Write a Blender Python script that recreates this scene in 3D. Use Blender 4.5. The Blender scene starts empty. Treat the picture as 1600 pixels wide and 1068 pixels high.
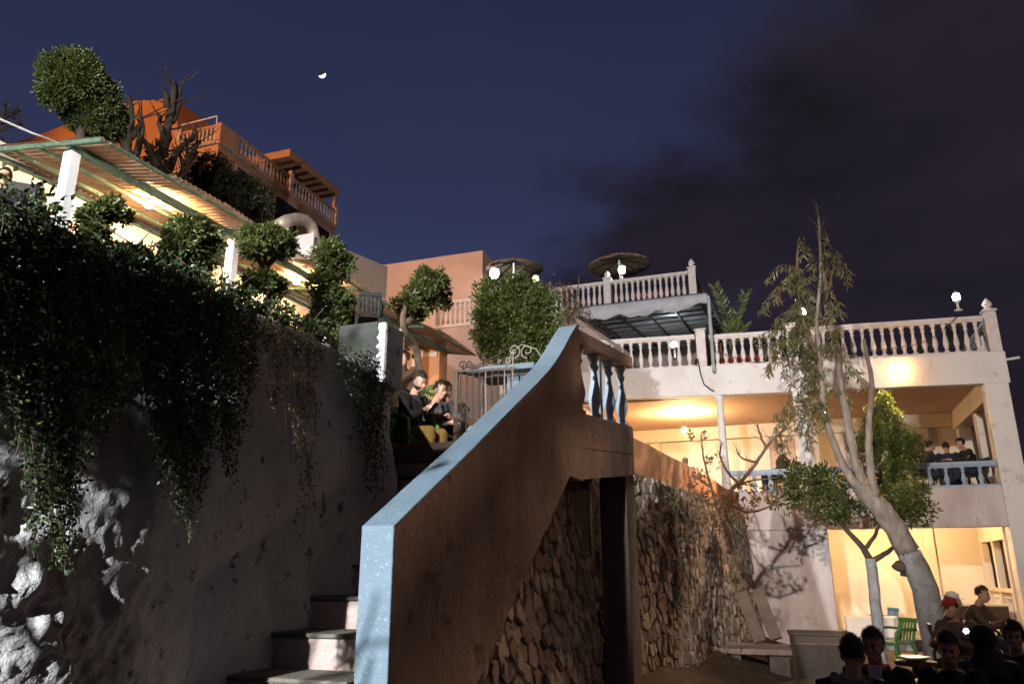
import bpy, math, random
import numpy as np
from mathutils import Vector, Matrix, noise
SC = bpy.context.scene
COL = SC.collection
PI = math.pi
rnd = random.Random(11)

# ------------------------------------------------------------------ camera, sky, key light, exposure
CAM = (0.0, 0.0, 1.7)
PITCH = math.atan(356 / 1200); YAW = math.radians(20)
cd = bpy.data.cameras.new('camera'); cam = bpy.data.objects.new('camera', cd); COL.objects.link(cam)
cam.location = CAM; cam.rotation_euler = (PI / 2 + PITCH, 0, YAW)
cd.sensor_width = 36; cd.lens = 27; cd.clip_start = .05; cd.clip_end = 6000
SC.camera = cam
SC.view_settings.view_transform = 'Standard'; SC.view_settings.look = 'None'
SC.view_settings.exposure = 0; SC.view_settings.gamma = 1; SC.view_settings.use_curve_mapping = False
SC.cycles.use_denoising = True; SC.cycles.max_bounces = 6; SC.cycles.diffuse_bounces = 4
SC.cycles.sample_clamp_indirect = 6; SC.cycles.caustics_reflective = False; SC.cycles.caustics_refractive = False

W = bpy.data.worlds.new('World'); SC.world = W; W.use_nodes = True
def build_sky():
    nt = W.node_tree; N = nt.nodes; L = nt.links; N.clear()
    out = N.new('ShaderNodeOutputWorld'); bg = N.new('ShaderNodeBackground')
    tc = N.new('ShaderNodeTexCoord'); sep = N.new('ShaderNodeSeparateXYZ')
    L.new(tc.outputs['Generated'], sep.inputs[0])
    # clear dusk sky: a ramp over height
    rp = N.new('ShaderNodeValToRGB'); e = rp.color_ramp.elements
    e[0].position = 0.0; e[0].color = (.062, .062, .112, 1)
    e[1].position = .75; e[1].color = (.014, .019, .046, 1)
    m = e.new(.30); m.color = (.042, .052, .124, 1)
    m = e.new(.45); m.color = (.027, .034, .084, 1)
    L.new(sep.outputs['Z'], rp.inputs[0])
    # cloud bank on the seaward side, broken at its edge
    dot = N.new('ShaderNodeVectorMath'); dot.operation = 'DOT_PRODUCT'
    L.new(tc.outputs['Generated'], dot.inputs[0]); dot.inputs[1].default_value = (.88, .30, -.62)
    mp = N.new('ShaderNodeMapping'); mp.inputs['Scale'].default_value = (1, 1, 2.1)
    L.new(tc.outputs['Generated'], mp.inputs[0])
    nz = N.new('ShaderNodeTexNoise'); nz.inputs['Scale'].default_value = 3.4; nz.inputs['Detail'].default_value = 9
    nz.inputs['Roughness'].default_value = .60
    L.new(mp.outputs[0], nz.inputs[0])
    s1 = N.new('ShaderNodeMath'); s1.operation = 'MULTIPLY_ADD'
    L.new(nz.outputs['Fac'], s1.inputs[0]); s1.inputs[1].default_value = .80
    L.new(dot.outputs['Value'], s1.inputs[2])
    cr = N.new('ShaderNodeMapRange'); cr.interpolation_type = 'SMOOTHSTEP'
    cr.inputs['From Min'].default_value = .10; cr.inputs['From Max'].default_value = .40
    L.new(s1.outputs[0], cr.inputs[0])
    cc = N.new('ShaderNodeValToRGB'); e = cc.color_ramp.elements
    e[0].position = .40; e[0].color = (.0105, .0085, .0130, 1)
    e[1].position = .70; e[1].color = (.0250, .0195, .0340, 1)
    nz2 = N.new('ShaderNodeTexNoise'); nz2.inputs['Scale'].default_value = 2.2; nz2.inputs['Detail'].default_value = 5
    L.new(mp.outputs[0], nz2.inputs[0]); L.new(nz2.outputs['Fac'], cc.inputs[0])
    mx = N.new('ShaderNodeMix'); mx.data_type = 'RGBA'
    L.new(cr.outputs[0], mx.inputs['Factor']); L.new(rp.outputs[0], mx.inputs['A']); L.new(cc.outputs[0], mx.inputs['B'])
    # thin mauve veils in the clear part
    nz3 = N.new('ShaderNodeTexNoise'); nz3.inputs['Scale'].default_value = 1.7; nz3.inputs['Detail'].default_value = 4
    L.new(mp.outputs[0], nz3.inputs[0]); vr = N.new('ShaderNodeMapRange'); vr.interpolation_type = 'SMOOTHSTEP'
    vr.inputs['From Min'].default_value = .46; vr.inputs['From Max'].default_value = .74; vr.inputs['To Max'].default_value = .15
    L.new(nz3.outputs['Fac'], vr.inputs[0]); m2 = N.new('ShaderNodeMix'); m2.data_type = 'RGBA'
    L.new(vr.outputs[0], m2.inputs['Factor']); L.new(rp.outputs[0], m2.inputs['A']); m2.inputs['B'].default_value = (.058, .042, .085, 1)
    L.new(m2.outputs['Result'], mx.inputs['A'])
    L.new(mx.outputs['Result'], bg.inputs[0]); bg.inputs[1].default_value = 1
    L.new(bg.outputs[0], out.inputs[0])
build_sky()

def lamp(name, kind, loc, power, col, size, aim=None, spot=None, blend=.2):
    d = bpy.data.lights.new(name, kind); d.energy = power; d.color = col
    if kind == 'AREA': d.shape = 'DISK'; d.size = size
    else: d.shadow_soft_size = size
    if spot: d.spot_size = spot; d.spot_blend = blend
    o = bpy.data.objects.new(name, d); COL.objects.link(o); o.location = loc
    if aim is not None:
        o.rotation_euler = (Vector(aim) - Vector(loc)).to_track_quat('-Z', 'Y').to_euler()
    return o
# floodlight on the terrace behind the camera: the cool light on steps, stair wall and facade
FL = Vector((-3.35, -6.5, 4.65))
def azel(a, e): a = math.radians(a); e = math.radians(e); return Vector((math.sin(a) * math.cos(e), math.cos(a) * math.cos(e), math.sin(e)))
lamp('floodlight', 'SPOT', FL, 15000, (.93, .96, 1.0), .07, FL + azel(-19.5, -5) * 10, math.radians(66.5), .08)
# second floodlight further out on the sea side, for the upper facade
lamp('floodlight_facade', 'SPOT', (-1.5, -14, 11.0), 26500, (1.0, .90, .82), .2, (-3.5, 22, 10.6), math.radians(50), .5)
# sodium street lamp in the lane in front of the upper house
lamp('street_lamp_light', 'SPOT', (-20, -4, 24.0), 33000, (1.0, .40, .12), .3, (-22, 26, 19), math.radians(50), .5)

# added warm fill from off right, brightening the stair flank, stones and court
lamp('warm_fill_light', 'POINT', (7.6, 7.5, 5.4), 150, (1.0, .60, .32), .15)

# ------------------------------------------------------------------ picture -> place helpers (rays through the camera onto planes of the site)
_F = Vector((-math.sin(YAW) * math.cos(PITCH), math.cos(YAW) * math.cos(PITCH), math.sin(PITCH)))
_R = Vector((math.cos(YAW), math.sin(YAW), 0)); _U = _R.cross(_F); _C = Vector(CAM)
def ray(px, py): return _F + _R * ((px - 800) / 1200) + _U * ((534 - py) / 1200)
def onX(px, py, x): r = ray(px, py); return _C + r * (x / r.x)
def onY(px, py, y): r = ray(px, py); return _C + r * (y / r.y)
def onZ(px, py, z): r = ray(px, py); return _C + r * ((z - 1.7) / r.z)

# ------------------------------------------------------------------ materials
MATS = {}
def mat(name, c1, c2=None, scale=3., rough=.85, bump=.0, bscale=30., streak=1., lo=.35, hi=.65, spec=.3, c3=None, s3=9., metal=0., emit=None, estr=0., coat=0., trans=0.):
    m = bpy.data.materials.new(name); m.use_nodes = True; nt = m.node_tree; N = nt.nodes; L = nt.links
    b = N['Principled BSDF']; b.inputs['Roughness'].default_value = rough; b.inputs['Specular IOR Level'].default_value = spec
    b.inputs['Metallic'].default_value = metal; b.inputs['Coat Weight'].default_value = coat
    b.inputs['Base Color'].default_value = (*c1, 1)
    if emit: b.inputs['Emission Color'].default_value = (*emit, 1); b.inputs['Emission Strength'].default_value = estr
    if c2 or bump:
        tc = N.new('ShaderNodeNewGeometry'); mp = N.new('ShaderNodeMapping'); mp.inputs['Scale'].default_value = (1, 1, streak)
        L.new(tc.outputs['Position'], mp.inputs[0])
    if c2:
        nz = N.new('ShaderNodeTexNoise'); nz.inputs['Scale'].default_value = scale; nz.inputs['Detail'].default_value = 8; nz.inputs['Roughness'].default_value = .62
        L.new(mp.outputs[0], nz.inputs[0])
        rp = N.new('ShaderNodeValToRGB'); rp.color_ramp.elements[0].position = lo; rp.color_ramp.elements[1].position = hi
        rp.color_ramp.elements[0].color = (*c1, 1); rp.color_ramp.elements[1].color = (*c2, 1)
        L.new(nz.outputs['Fac'], rp.inputs[0]); last = rp.outputs[0]
        if c3:
            n3 = N.new('ShaderNodeTexNoise'); n3.inputs['Scale'].default_value = s3; n3.inputs['Detail'].default_value = 6; n3.inputs['Roughness'].default_value = .7
            L.new(tc.outputs['Position'], n3.inputs[0])
            mr = N.new('ShaderNodeMapRange'); mr.inputs['From Min'].default_value = .58; mr.inputs['From Max'].default_value = .66
            L.new(n3.outputs['Fac'], mr.inputs[0])
            mx = N.new('ShaderNodeMix'); mx.data_type = 'RGBA'; L.new(mr.outputs[0], mx.inputs['Factor']); L.new(last, mx.inputs['A'])
            mx.inputs['B'].default_value = (*c3, 1); last = mx.outputs['Result']
        L.new(last, b.inputs['Base Color'])
    if bump:
        nb = N.new('ShaderNodeTexNoise'); nb.inputs['Scale'].default_value = bscale; nb.inputs['Detail'].default_value = 6; nb.inputs['Roughness'].default_value = .65
        L.new(tc.outputs['Position'], nb.inputs[0])
        bp = N.new('ShaderNodeBump'); bp.inputs['Strength'].default_value = bump; bp.inputs['Distance'].default_value = .03
        L.new(nb.outputs['Fac'], bp.inputs['Height']); L.new(bp.outputs[0], b.inputs['Normal'])
    if trans:
        t = N.new('ShaderNodeBsdfTranslucent'); ms = N.new('ShaderNodeMixShader'); ms.inputs[0].default_value = trans
        t.inputs[0].default_value = (*[min(1, v * 1.5) for v in c1], 1)
        L.new(b.outputs[0], ms.inputs[1]); L.new(t.outputs[0], ms.inputs[2]); L.new(ms.outputs[0], N['Material Output'].inputs[0])
    MATS[name] = m; return m
white_p = mat('white_plaster', (.74, .70, .66), (.60, .53, .49), 1.6, .85, .35, 14, .5, .48, .8, c3=(.60, .53, .48), s3=3.5)
stain_p = mat('stained_plaster', (.66, .58, .54), (.46, .33, .29), 1.1, .88, .4, 12, .35, .42, .66, c3=(.42, .31, .26), s3=2.4)
cream_p = mat('cream_plaster', (.72, .63, .52), (.64, .53, .42), 1.1, .8, .15, 16, .6)
ceil_p = mat('ceiling_plaster', (.66, .46, .33), (.56, .36, .24), .7, .8, .15, 10)
pink_p = mat('pink_plaster', (.54, .41, .35), (.40, .30, .255), .9, .9, .3, 8, .6, .35, .7, c3=(.64, .50, .43), s3=.9)
apric_p = mat('apricot_plaster', (.60, .30, .15), (.52, .26, .13), 1.2, .85, .2, 12)
salmon_p = mat('salmon_plaster', (.53, .38, .30), (.45, .32, .25), .6, .9, .2, 8)
orange_p = mat('orange_render', (.50, .27, .14), (.41, .21, .11), .4, .9, .25, 5, .5)
brown_p = mat('brown_plaster', (.45, .35, .30), (.27, .20, .17), 1.7, .9, .9, 9, .3, .36, .66, c3=(.20, .14, .11), s3=3.2)
blue_p = mat('blue_paint', (.132, .185, .222), (.105, .148, .182), 3.5, .65, .35, 30, 1, .35, .7, c3=(.22, .27, .30), s3=60)
bluew_p = mat('pale_blue_paint', (.36, .45, .54), (.30, .38, .47), 6, .6, .2, 40)
balw = mat('white_cast_stone', (.72, .66, .62), (.60, .52, .47), 7, .75, .2, 40)
balo = mat('ochre_cast_stone', (.55, .42, .33), (.45, .32, .24), 3, .8)
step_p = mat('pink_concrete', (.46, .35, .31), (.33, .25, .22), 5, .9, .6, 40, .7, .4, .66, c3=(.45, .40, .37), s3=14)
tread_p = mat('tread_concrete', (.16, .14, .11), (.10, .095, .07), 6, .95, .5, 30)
wall_p = mat('whitewashed_rubble', (.47, .46, .45), (.33, .32, .315), 2.6, .95, .9, 18, .7, .4, .68, c3=(.11, .10, .09), s3=11)
moss_p = mat('mossy_render', (.06, .065, .055), (.025, .027, .022), 6, .95, .8, 22, c3=(.30, .31, .31), s3=7)
stone_a = mat('rubble_stone', (.42, .36, .30), (.28, .23, .19), 5, .95, .8, 22)
stone_b = mat('rubble_stone_pale', (.52, .46, .39), (.37, .31, .26), 6, .95, .8, 22)
stone_c = mat('rubble_stone_grey', (.31, .29, .27), (.20, .18, .17), 6, .95, .8, 22)
def per_stone(m, lo, hi):
    nt = m.node_tree; N = nt.nodes; L = nt.links; b = N['Principled BSDF']; src = b.inputs['Base Color'].links[0].from_socket
    g = N.new('ShaderNodeNewGeometry'); mr = N.new('ShaderNodeMapRange'); mr.inputs['To Min'].default_value = lo; mr.inputs['To Max'].default_value = hi
    L.new(g.outputs['Random Per Island'], mr.inputs[0]); mx = N.new('ShaderNodeVectorMath'); mx.operation = 'SCALE'
    L.new(src, mx.inputs[0]); L.new(mr.outputs[0], mx.inputs['Scale']); L.new(mx.outputs[0], b.inputs['Base Color'])
for m_ in (stone_a, stone_b, stone_c): per_stone(m_, .55, 1.35)
mortar = mat('dark_mortar', (.17, .14, .11), (.10, .08, .065), 9, 1, .6, 30)
earth = mat('dry_earth', (.10, .065, .04), (.055, .037, .024), 2.5, 1, .7, 20, c3=(.16, .11, .07), s3=9)
paving = mat('worn_paving', (.20, .13, .085), (.12, .08, .055), 1.6, .8, .4, 16)
concrete = mat('grey_concrete', (.30, .29, .28), (.20, .19, .18), 4, .9, .4, 24)
darkcon = mat('dark_concrete', (.20, .165, .145), (.13, .105, .09), 3, .95, .5, 22)
wood = mat('brown_wood', (.075, .042, .022), (.04, .024, .013), 6, .6, .25, 40, .2)
woodd = mat('dark_wood', (.045, .028, .018), (.025, .016, .011), 7, .7, .25, 40)
woodl = mat('pale_boards', (.24, .18, .14), (.17, .125, .095), 5, .8, .3, 30)
green_m = mat('green_painted_timber', (.085, .15, .10), (.05, .085, .055), 7, .75, .2, 40, c3=(.22, .33, .27), s3=9)
tin = mat('rusty_corrugated_iron', (.36, .26, .18), (.22, .14, .09), 4, .6, .15, 30, .6, .4, .65)
tinw = mat('clear_corrugated_plastic', (.62, .66, .62), (.48, .50, .46), 5, .35)
postw = mat('white_painted_post', (.76, .77, .79), (.66, .67, .69), 6, .6, .15, 40)
iron = mat('black_wrought_iron', (.03, .026, .024), (.07, .045, .03), 14, .5, .2, 60, metal=.4)
ironw = mat('white_wrought_iron', (.22, .20, .18), (.15, .13, .11), 14, .6)
tarp = mat('grey_tarpaulin', (.34, .34, .36), (.24, .24, .26), 2.5, .6, .3, 12)
slatd = mat('dark_awning_sheet', (.05, .055, .055), (.03, .033, .033), 3, .5)
slatl = mat('galvanised_purlin', (.42, .45, .44), (.28, .30, .30), 4, .45, metal=.2)
thatch = mat('woven_straw', (.23, .16, .10), (.12, .08, .05), 12, .95, .8, 60)
duct = mat('galvanised_duct', (.55, .46, .38), (.44, .35, .28), 8, .45, .1, 30, metal=.3)
bark = mat('grey_bark', (.30, .25, .20), (.15, .12, .095), 8, .95, .9, 34, .35)
barkd = mat('dark_bark', (.10, .07, .05), (.055, .04, .03), 8, .95, .8, 34, .35)
barkl = mat('limewashed_bark', (.33, .33, .33), (.20, .20, .19), 6, .9, .7, 30, .5, c3=(.12, .10, .09), s3=10)
twig = mat('dry_twig', (.16, .10, .065), (.10, .065, .04), 10, .9)
def leafmat(name, c1, c2, sc=7., rough=.38):
    return mat(name, c1, c2, sc, rough, lo=.3, hi=.7, spec=.45, trans=.22)
leaf_g = leafmat('glossy_leaf', (.042, .060, .014), (.078, .098, .022))
leaf_d = leafmat('deep_green_leaf', (.030, .055, .018), (.060, .090, .026))
leaf_e = leafmat('eucalyptus_leaf', (.075, .085, .034), (.135, .115, .055))
leaf_y = leafmat('yellow_green_leaf', (.070, .098, .020), (.120, .138, .032))
leaf_b = leafmat('russet_leaf', (.16, .075, .028), (.10, .075, .03))
leaf_v = leafmat('creeper_leaf', (.032, .055, .018), (.055, .078, .026), 16)
leaf_k = leafmat('dark_tree_leaf', (.035, .040, .018), (.055, .055, .022))
palm_l = leafmat('palm_leaflet', (.12, .16, .045), (.18, .20, .07))
skin = mat('skin', (.42, .25, .17), (.36, .205, .135), 18, .55, spec=.4)
table_g = mat('worn_green_plastic', (.02, .075, .02), (.018, .06, .018), 9, .6, spec=.1)
hair_m = mat('black_hair', (.012, .010, .009), (.03, .022, .018), 60, .5, .5, 160)
dark_c = mat('black_cloth', (.014, .014, .016), (.024, .023, .025), 9, .9, .3, 60)
navy_c = mat('navy_cloth', (.018, .024, .055), (.03, .036, .07), 9, .9, .3, 60)
grey_c = mat('grey_cloth', (.10, .10, .105), (.07, .07, .074), 9, .9, .3, 60)
brown_c = mat('brown_cloth', (.09, .055, .035), (.06, .036, .024), 9, .9, .3, 60)
must_c = mat('mustard_cloth', (.34, .24, .07), (.26, .18, .05), 9, .9, .3, 60)
red_c = mat('red_cloth', (.30, .025, .025), (.22, .02, .02), 9, .85, .3, 60)
whitec = mat('white_cloth', (.62, .60, .58), (.52, .50, .48), 9, .9, .3, 60)
fur_m = mat('grey_fur', (.20, .18, .16), (.34, .31, .28), 26, 1, 1, 70)
green_pl = mat('green_plastic', (.10, .42, .07), (.085, .36, .06), 9, .4, spec=.5)
dgreen_pl = mat('dark_green_plastic', (.045, .13, .03), (.04, .11, .028), 9, .4, spec=.5)
blue_pl = mat('blue_plastic', (.05, .20, .42), (.045, .17, .36), 9, .4, spec=.5)
red_pl = mat('red_plastic', (.36, .02, .018), (.30, .018, .016), 9, .4, spec=.5)
black_pl = mat('black_plastic', (.015, .015, .016), (.02, .02, .02), 9, .4)
white_g = mat('white_ceramic', (.75, .73, .70), (.70, .68, .66), 9, .25, spec=.5)
dark_op = mat('painted_dark', (.03, .02, .014), (.02, .014, .01), 3, .9)
glassd = mat('dark_window_glass', (.02, .02, .025), rough=.12, spec=.6)
eye_w = mat('eye_white', (.6, .58, .55), rough=.3); eye_d = mat('eye_dark', (.012, .008, .006), rough=.2); lip_m = mat('lips', (.32, .14, .11), rough=.5)
bulb_warm = mat('warm_bulb', (1, .8, .5), emit=(1, .58, .25), estr=4200)
bulb_porch = mat('porch_bulb', (1, .8, .5), emit=(1, .65, .31), estr=2900)
bulb_wall = mat('bulkhead_bulb', (1, .8, .5), emit=(1, .46, .13), estr=110)
bulb_white = mat('cool_globe', (1, 1, 1), emit=(.86, .93, 1), estr=70)
bulb_green = mat('lime_bulb', (.8, 1, .4), emit=(.75, 1, .25), estr=14)
bulb_phone = mat('phone_light', (1, 1, 1), emit=(.95, .97, 1), estr=120)
bulb_screen = mat('phone_screen', (.6, .7, .8), emit=(.8, .88, 1), estr=3.0)
moon_m = bpy.data.materials.new('moon_surface'); moon_m.use_nodes = True

# ------------------------------------------------------------------ mesh helpers
class MB:
    def __init__(s): s.v = []; s.f = []
    def add(s, vs, fs):
        o = len(s.v); s.v += [tuple(p) for p in vs]; s.f += [tuple(i + o for i in q) for q in fs]; return s
    def box(s, a, b):
        x0, y0, z0 = (min(a[i], b[i]) for i in range(3)); x1, y1, z1 = (max(a[i], b[i]) for i in range(3))
        return s.add([(x0, y0, z0), (x1, y0, z0), (x1, y1, z0), (x0, y1, z0), (x0, y0, z1), (x1, y0, z1), (x1, y1, z1), (x0, y1, z1)],
                     [(0, 3, 2, 1), (4, 5, 6, 7), (0, 1, 5, 4), (1, 2, 6, 5), (2, 3, 7, 6), (3, 0, 4, 7)])
    def prism(s, poly, ax, a, b):
        """polygon (2D, the two other axes in order) pulled along axis ax from a to b"""
        def pt(p, t): q = list(p); q.insert(ax, t); return q
        n = len(poly); vs = [pt(p, a) for p in poly] + [pt(p, b) for p in poly]
        fs = [tuple(range(n)), tuple(range(2 * n - 1, n - 1, -1))] + [(i, n + i, n + (i + 1) % n, (i + 1) % n) for i in range(n)]
        return s.add(vs, fs)
    def bar(s, p, q, w, h=None, up=(0, 0, 1)):
        p = Vector(p); q = Vector(q); d = (q - p).normalized(); h = h or w
        u = Vector(up)
        if abs(d.dot(u)) > .98: u = Vector((0, 1, 0))
        r = d.cross(u).normalized(); u = r.cross(d)
        r = r * w / 2; u = u * h / 2
        vs = [p - r - u, p + r - u, p + r + u, p - r + u, q - r - u, q + r - u, q + r + u, q - r + u]
        return s.add(vs, [(0, 1, 2, 3), (7, 6, 5, 4), (0, 4, 5, 1), (1, 5, 6, 2), (2, 6, 7, 3), (3, 7, 4, 0)])
    def tube(s, pts, rad, n=8, cap=True):
        pts = [Vector(p) for p in pts]
        if not hasattr(rad, '__len__'): rad = [rad] * len(pts)
        t0 = (pts[1] - pts[0]).normalized(); a = Vector((0, 0, 1)) if abs(t0.z) < .9 else Vector((1, 0, 0))
        u = t0.cross(a).normalized(); vs = []; fs = []
        for i, p in enumerate(pts):
            t = (pts[min(i + 1, len(pts) - 1)] - pts[max(i - 1, 0)]).normalized()
            u = (u - t * u.dot(t)).normalized(); w = t.cross(u)
            for k in range(n):
                g = 2 * PI * k / n; vs.append(p + (u * math.cos(g) + w * math.sin(g)) * rad[i])
        for i in range(len(pts) - 1):
            for k in range(n): fs.append((i * n + k, i * n + (k + 1) % n, (i + 1) * n + (k + 1) % n, (i + 1) * n + k))
        if cap: fs.append(tuple(range(n - 1, -1, -1))); fs.append(tuple(range((len(pts) - 1) * n, len(pts) * n)))
        return s.add(vs, fs)
    def lathe(s, prof, n=12, c=(0, 0, 0)):
        vs = []; fs = []
        for r, z in prof:
            for k in range(n): g = 2 * PI * k / n; vs.append((c[0] + r * math.cos(g), c[1] + r * math.sin(g), c[2] + z))
        for i in range(len(prof) - 1):
            for k in range(n): fs.append((i * n + k, i * n + (k + 1) % n, (i + 1) * n + (k + 1) % n, (i + 1) * n + k))
        fs.append(tuple(range(n - 1, -1, -1))); fs.append(tuple(range((len(prof) - 1) * n, len(prof) * n)))
        return s.add(vs, fs)
    def ball(s, c, r, n=12, m=8):
        if not hasattr(r, '__len__'): r = (r, r, r)
        vs = [(c[0], c[1], c[2] - r[2])]; fs = []
        for i in range(1, m):
            a = -PI / 2 + PI * i / m
            for k in range(n): g = 2 * PI * k / n; vs.append((c[0] + r[0] * math.cos(a) * math.cos(g), c[1] + r[1] * math.cos(a) * math.sin(g), c[2] + r[2] * math.sin(a)))
        vs.append((c[0], c[1], c[2] + r[2])); T = len(vs) - 1
        for k in range(n): fs.append((0, 1 + (k + 1) % n, 1 + k)); fs.append((T, 1 + (m - 2) * n + k, 1 + (m - 2) * n + (k + 1) % n))
        for i in range(m - 2):
            for k in range(n): fs.append((1 + i * n + k, 1 + i * n + (k + 1) % n, 1 + (i + 1) * n + (k + 1) % n, 1 + (i + 1) * n + k))
        return s.add(vs, fs)
    def mesh(s, name, m, smooth=False):
        me = bpy.data.meshes.new(name); me.from_pydata(s.v, [], s.f); me.materials.append(m)
        if smooth: me.polygons.foreach_set('use_smooth', [True] * len(me.polygons))
        me.update(); return me
    def build(s, name, m, parent=None, smooth=False, bevel=0, loc=None):
        return link(name, s.mesh(name, m, smooth), parent, loc, bevel)
def link(name, me, parent=None, loc=None, bevel=0):
    o = bpy.data.objects.new(name, me); COL.objects.link(o)
    if parent is not None: o.parent = parent
    if loc is not None: o.location = loc
    if bevel:
        b = o.modifiers.new('edge', 'BEVEL'); b.width = bevel; b.segments = 2; b.limit_method = 'ANGLE'
    return o
def tag(o, label=None, cat=None, group=None, kind=None):
    if label: o['label'] = label
    if cat: o['category'] = cat
    if group: o['group'] = group
    if kind: o['kind'] = kind
    return o
def thing(name, label, cat, loc=(0, 0, 0), rz=0, group=None, sc=1.):
    o = bpy.data.objects.new(name, None); COL.objects.link(o); o.location = loc; o.rotation_euler = (0, 0, rz); o.scale = (sc, sc, sc)
    o.empty_display_size = .1
    return tag(o, label, cat, group)
def kids(o, _c={}): return [x for x in COL.objects if x.parent == o]
def copy_tree(o, loc=None, rz=None, label=None, parent=None):
    c = o.copy(); COL.objects.link(c)
    if parent is not None: c.parent = parent
    for ch in kids(o): copy_tree(ch, parent=c)
    if loc is not None: c.location = loc
    if rz is not None: c.rotation_euler = (0, 0, rz)
    if label: c['label'] = label
    return c
def struct(name, mb, m, smooth=False): return tag(mb.build(name, m, None, smooth), kind='structure')
def np_mesh(name, V, Fc, m, smooth=False):
    """V (n,3) and Fc (k, 3 or 4) numpy arrays"""
    me = bpy.data.meshes.new(name); k = Fc.shape[1]
    me.vertices.add(len(V)); me.vertices.foreach_set('co', np.ascontiguousarray(V, np.float32).ravel())
    me.loops.add(Fc.size); me.loops.foreach_set('vertex_index', np.ascontiguousarray(Fc, np.int32).ravel())
    me.polygons.add(len(Fc)); me.polygons.foreach_set('loop_start', np.arange(0, Fc.size, k, dtype=np.int32))
    me.materials.append(m)
    if smooth: me.polygons.foreach_set('use_smooth', np.ones(len(Fc), bool))
    me.update(calc_edges=True); return me
# ------------------------------------------------------------------ plants
def leaf_arrays(P, D, L, Wd, rg, curl=.25):
    """P base points, D unit directions, L lengths, Wd widths -> folded leaves of four triangles"""
    n = len(P); A = rg.normal(size=(n, 3)); S = np.cross(D, A); S /= np.linalg.norm(S, axis=1, keepdims=True) + 1e-9
    Nn = np.cross(S, D); L = L[:, None]; Wd = Wd[:, None]
    v = np.stack([P, P + D * L * .45 + S * Wd * .5 + Nn * Wd * .18, P + D * L * .5 - Nn * Wd * .05, P + D * L * .45 - S * Wd * .5 + Nn * Wd * .18, P + D * L - Nn * L * curl * .5], 1).reshape(-1, 3)
    b = (np.arange(n) * 5)[:, None]
    f = np.concatenate([b + np.array([[0, 1, 2]]), b + np.array([[0, 2, 3]]), b + np.array([[1, 4, 2]]), b + np.array([[2, 4, 3]])], 0)
    return v, f
def crown(name, lobes, n_clump, per, cr, ll, lw, m, parent, seed, droop=0., inner=.25, out=.9, rough=.26):
    """lobes: (centre, radii). Leaf clumps spread over each lobe's shell, some inside; returns object and clump centres"""
    rg = np.random.default_rng(seed); lb = [(np.array(c, float), np.array(r, float) * np.ones(3)) for c, r in lobes]
    wt = np.array([np.prod(r) ** (2 / 3) for c, r in lb]); wt /= wt.sum()
    C = []; O = []
    for (c, r), w in zip(lb, wt):
        k = max(3, int(round(n_clump * w))); d = rg.normal(size=(k, 3)); d /= np.linalg.norm(d, axis=1, keepdims=True)
        rr = np.where(rg.random(k) < inner, rg.random(k) ** .5 * .8, 1 - rg.random(k) * .16)
        rr *= np.array([1 + rough * 2 * noise.noise(Vector(q * 2.1 + c)) for q in d])
        C.append(c + d * rr[:, None] * r); O.append(d)
    C = np.concatenate(C); O = np.concatenate(O)
    q = rg.normal(size=(len(C), per, 3)); q /= np.linalg.norm(q, axis=2, keepdims=True)
    P = C[:, None, :] + q * cr * (rg.random((len(C), per, 1)) ** .6)
    D = q * .9 + O[:, None, :] * out + rg.normal(size=q.shape) * .35; D[..., 2] += .25 - droop
    D /= np.linalg.norm(D, axis=2, keepdims=True)
    P = P.reshape(-1, 3); D = D.reshape(-1, 3); n = len(P)
    v, f = leaf_arrays(P, D, ll * (.65 + .6 * rg.random(n)), lw * (.7 + .5 * rg.random(n)), rg)
    return link(name, np_mesh(name, v, f, m), parent), C
def limb(mb, pts, r0, r1, n=7, wob=.0, seed=0, sub=3):
    """tapering, slightly crooked limb through pts"""
    pts = [Vector(p) for p in pts]; r = random.Random(seed); P = []
    for i in range(len(pts) - 1):
        a, b = pts[i], pts[i + 1]; p_ = pts[max(0, i - 1)]; n_ = pts[min(len(pts) - 1, i + 2)]
        for k in range(sub):
            t = k / sub; t2 = t * t; t3 = t2 * t
            q = .5 * ((2 * a) + (b - p_) * t + (2 * p_ - 5 * a + 4 * b - n_) * t2 + (3 * a - p_ - 3 * b + n_) * t3)
            P.append(q + Vector((r.uniform(-wob, wob), r.uniform(-wob, wob), r.uniform(-wob, wob)) if P else (0, 0, 0)))
    P.append(pts[-1]); m = len(P) - 1
    mb.tube(P, [r0 + (r1 - r0) * (i / m) * (1 + .0) for i in range(m + 1)], n)
    return P
def twigs(mb, root, tips, r0, r1, seed, n=4):
    r = random.Random(seed)
    for t in tips:
        t = Vector(t); s = root[r.randrange(len(root) // 3, len(root))] if len(root) > 3 else root[-1]
        mid = (s + t) / 2 + Vector((r.uniform(-1, 1), r.uniform(-1, 1), r.uniform(.0, 1.))) * (t - s).length * .14
        limb(mb, [s, mid, t], r0, r1, n, .0, r.random(), 2)
# ================================================================== THE SETTING
struct('ground', MB().add([(-400, -400, 0), (400, -400, 0), (400, 400, 0), (-400, 400, 0)], [(0, 1, 2, 3)]), earth)
struct('courtyard', MB().add([(-1.1, 1, .004), (9, 1, .004), (9, 19.6, .004), (-.6, 19.6, .004)], [(0, 1, 2, 3)]), paving)
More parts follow.
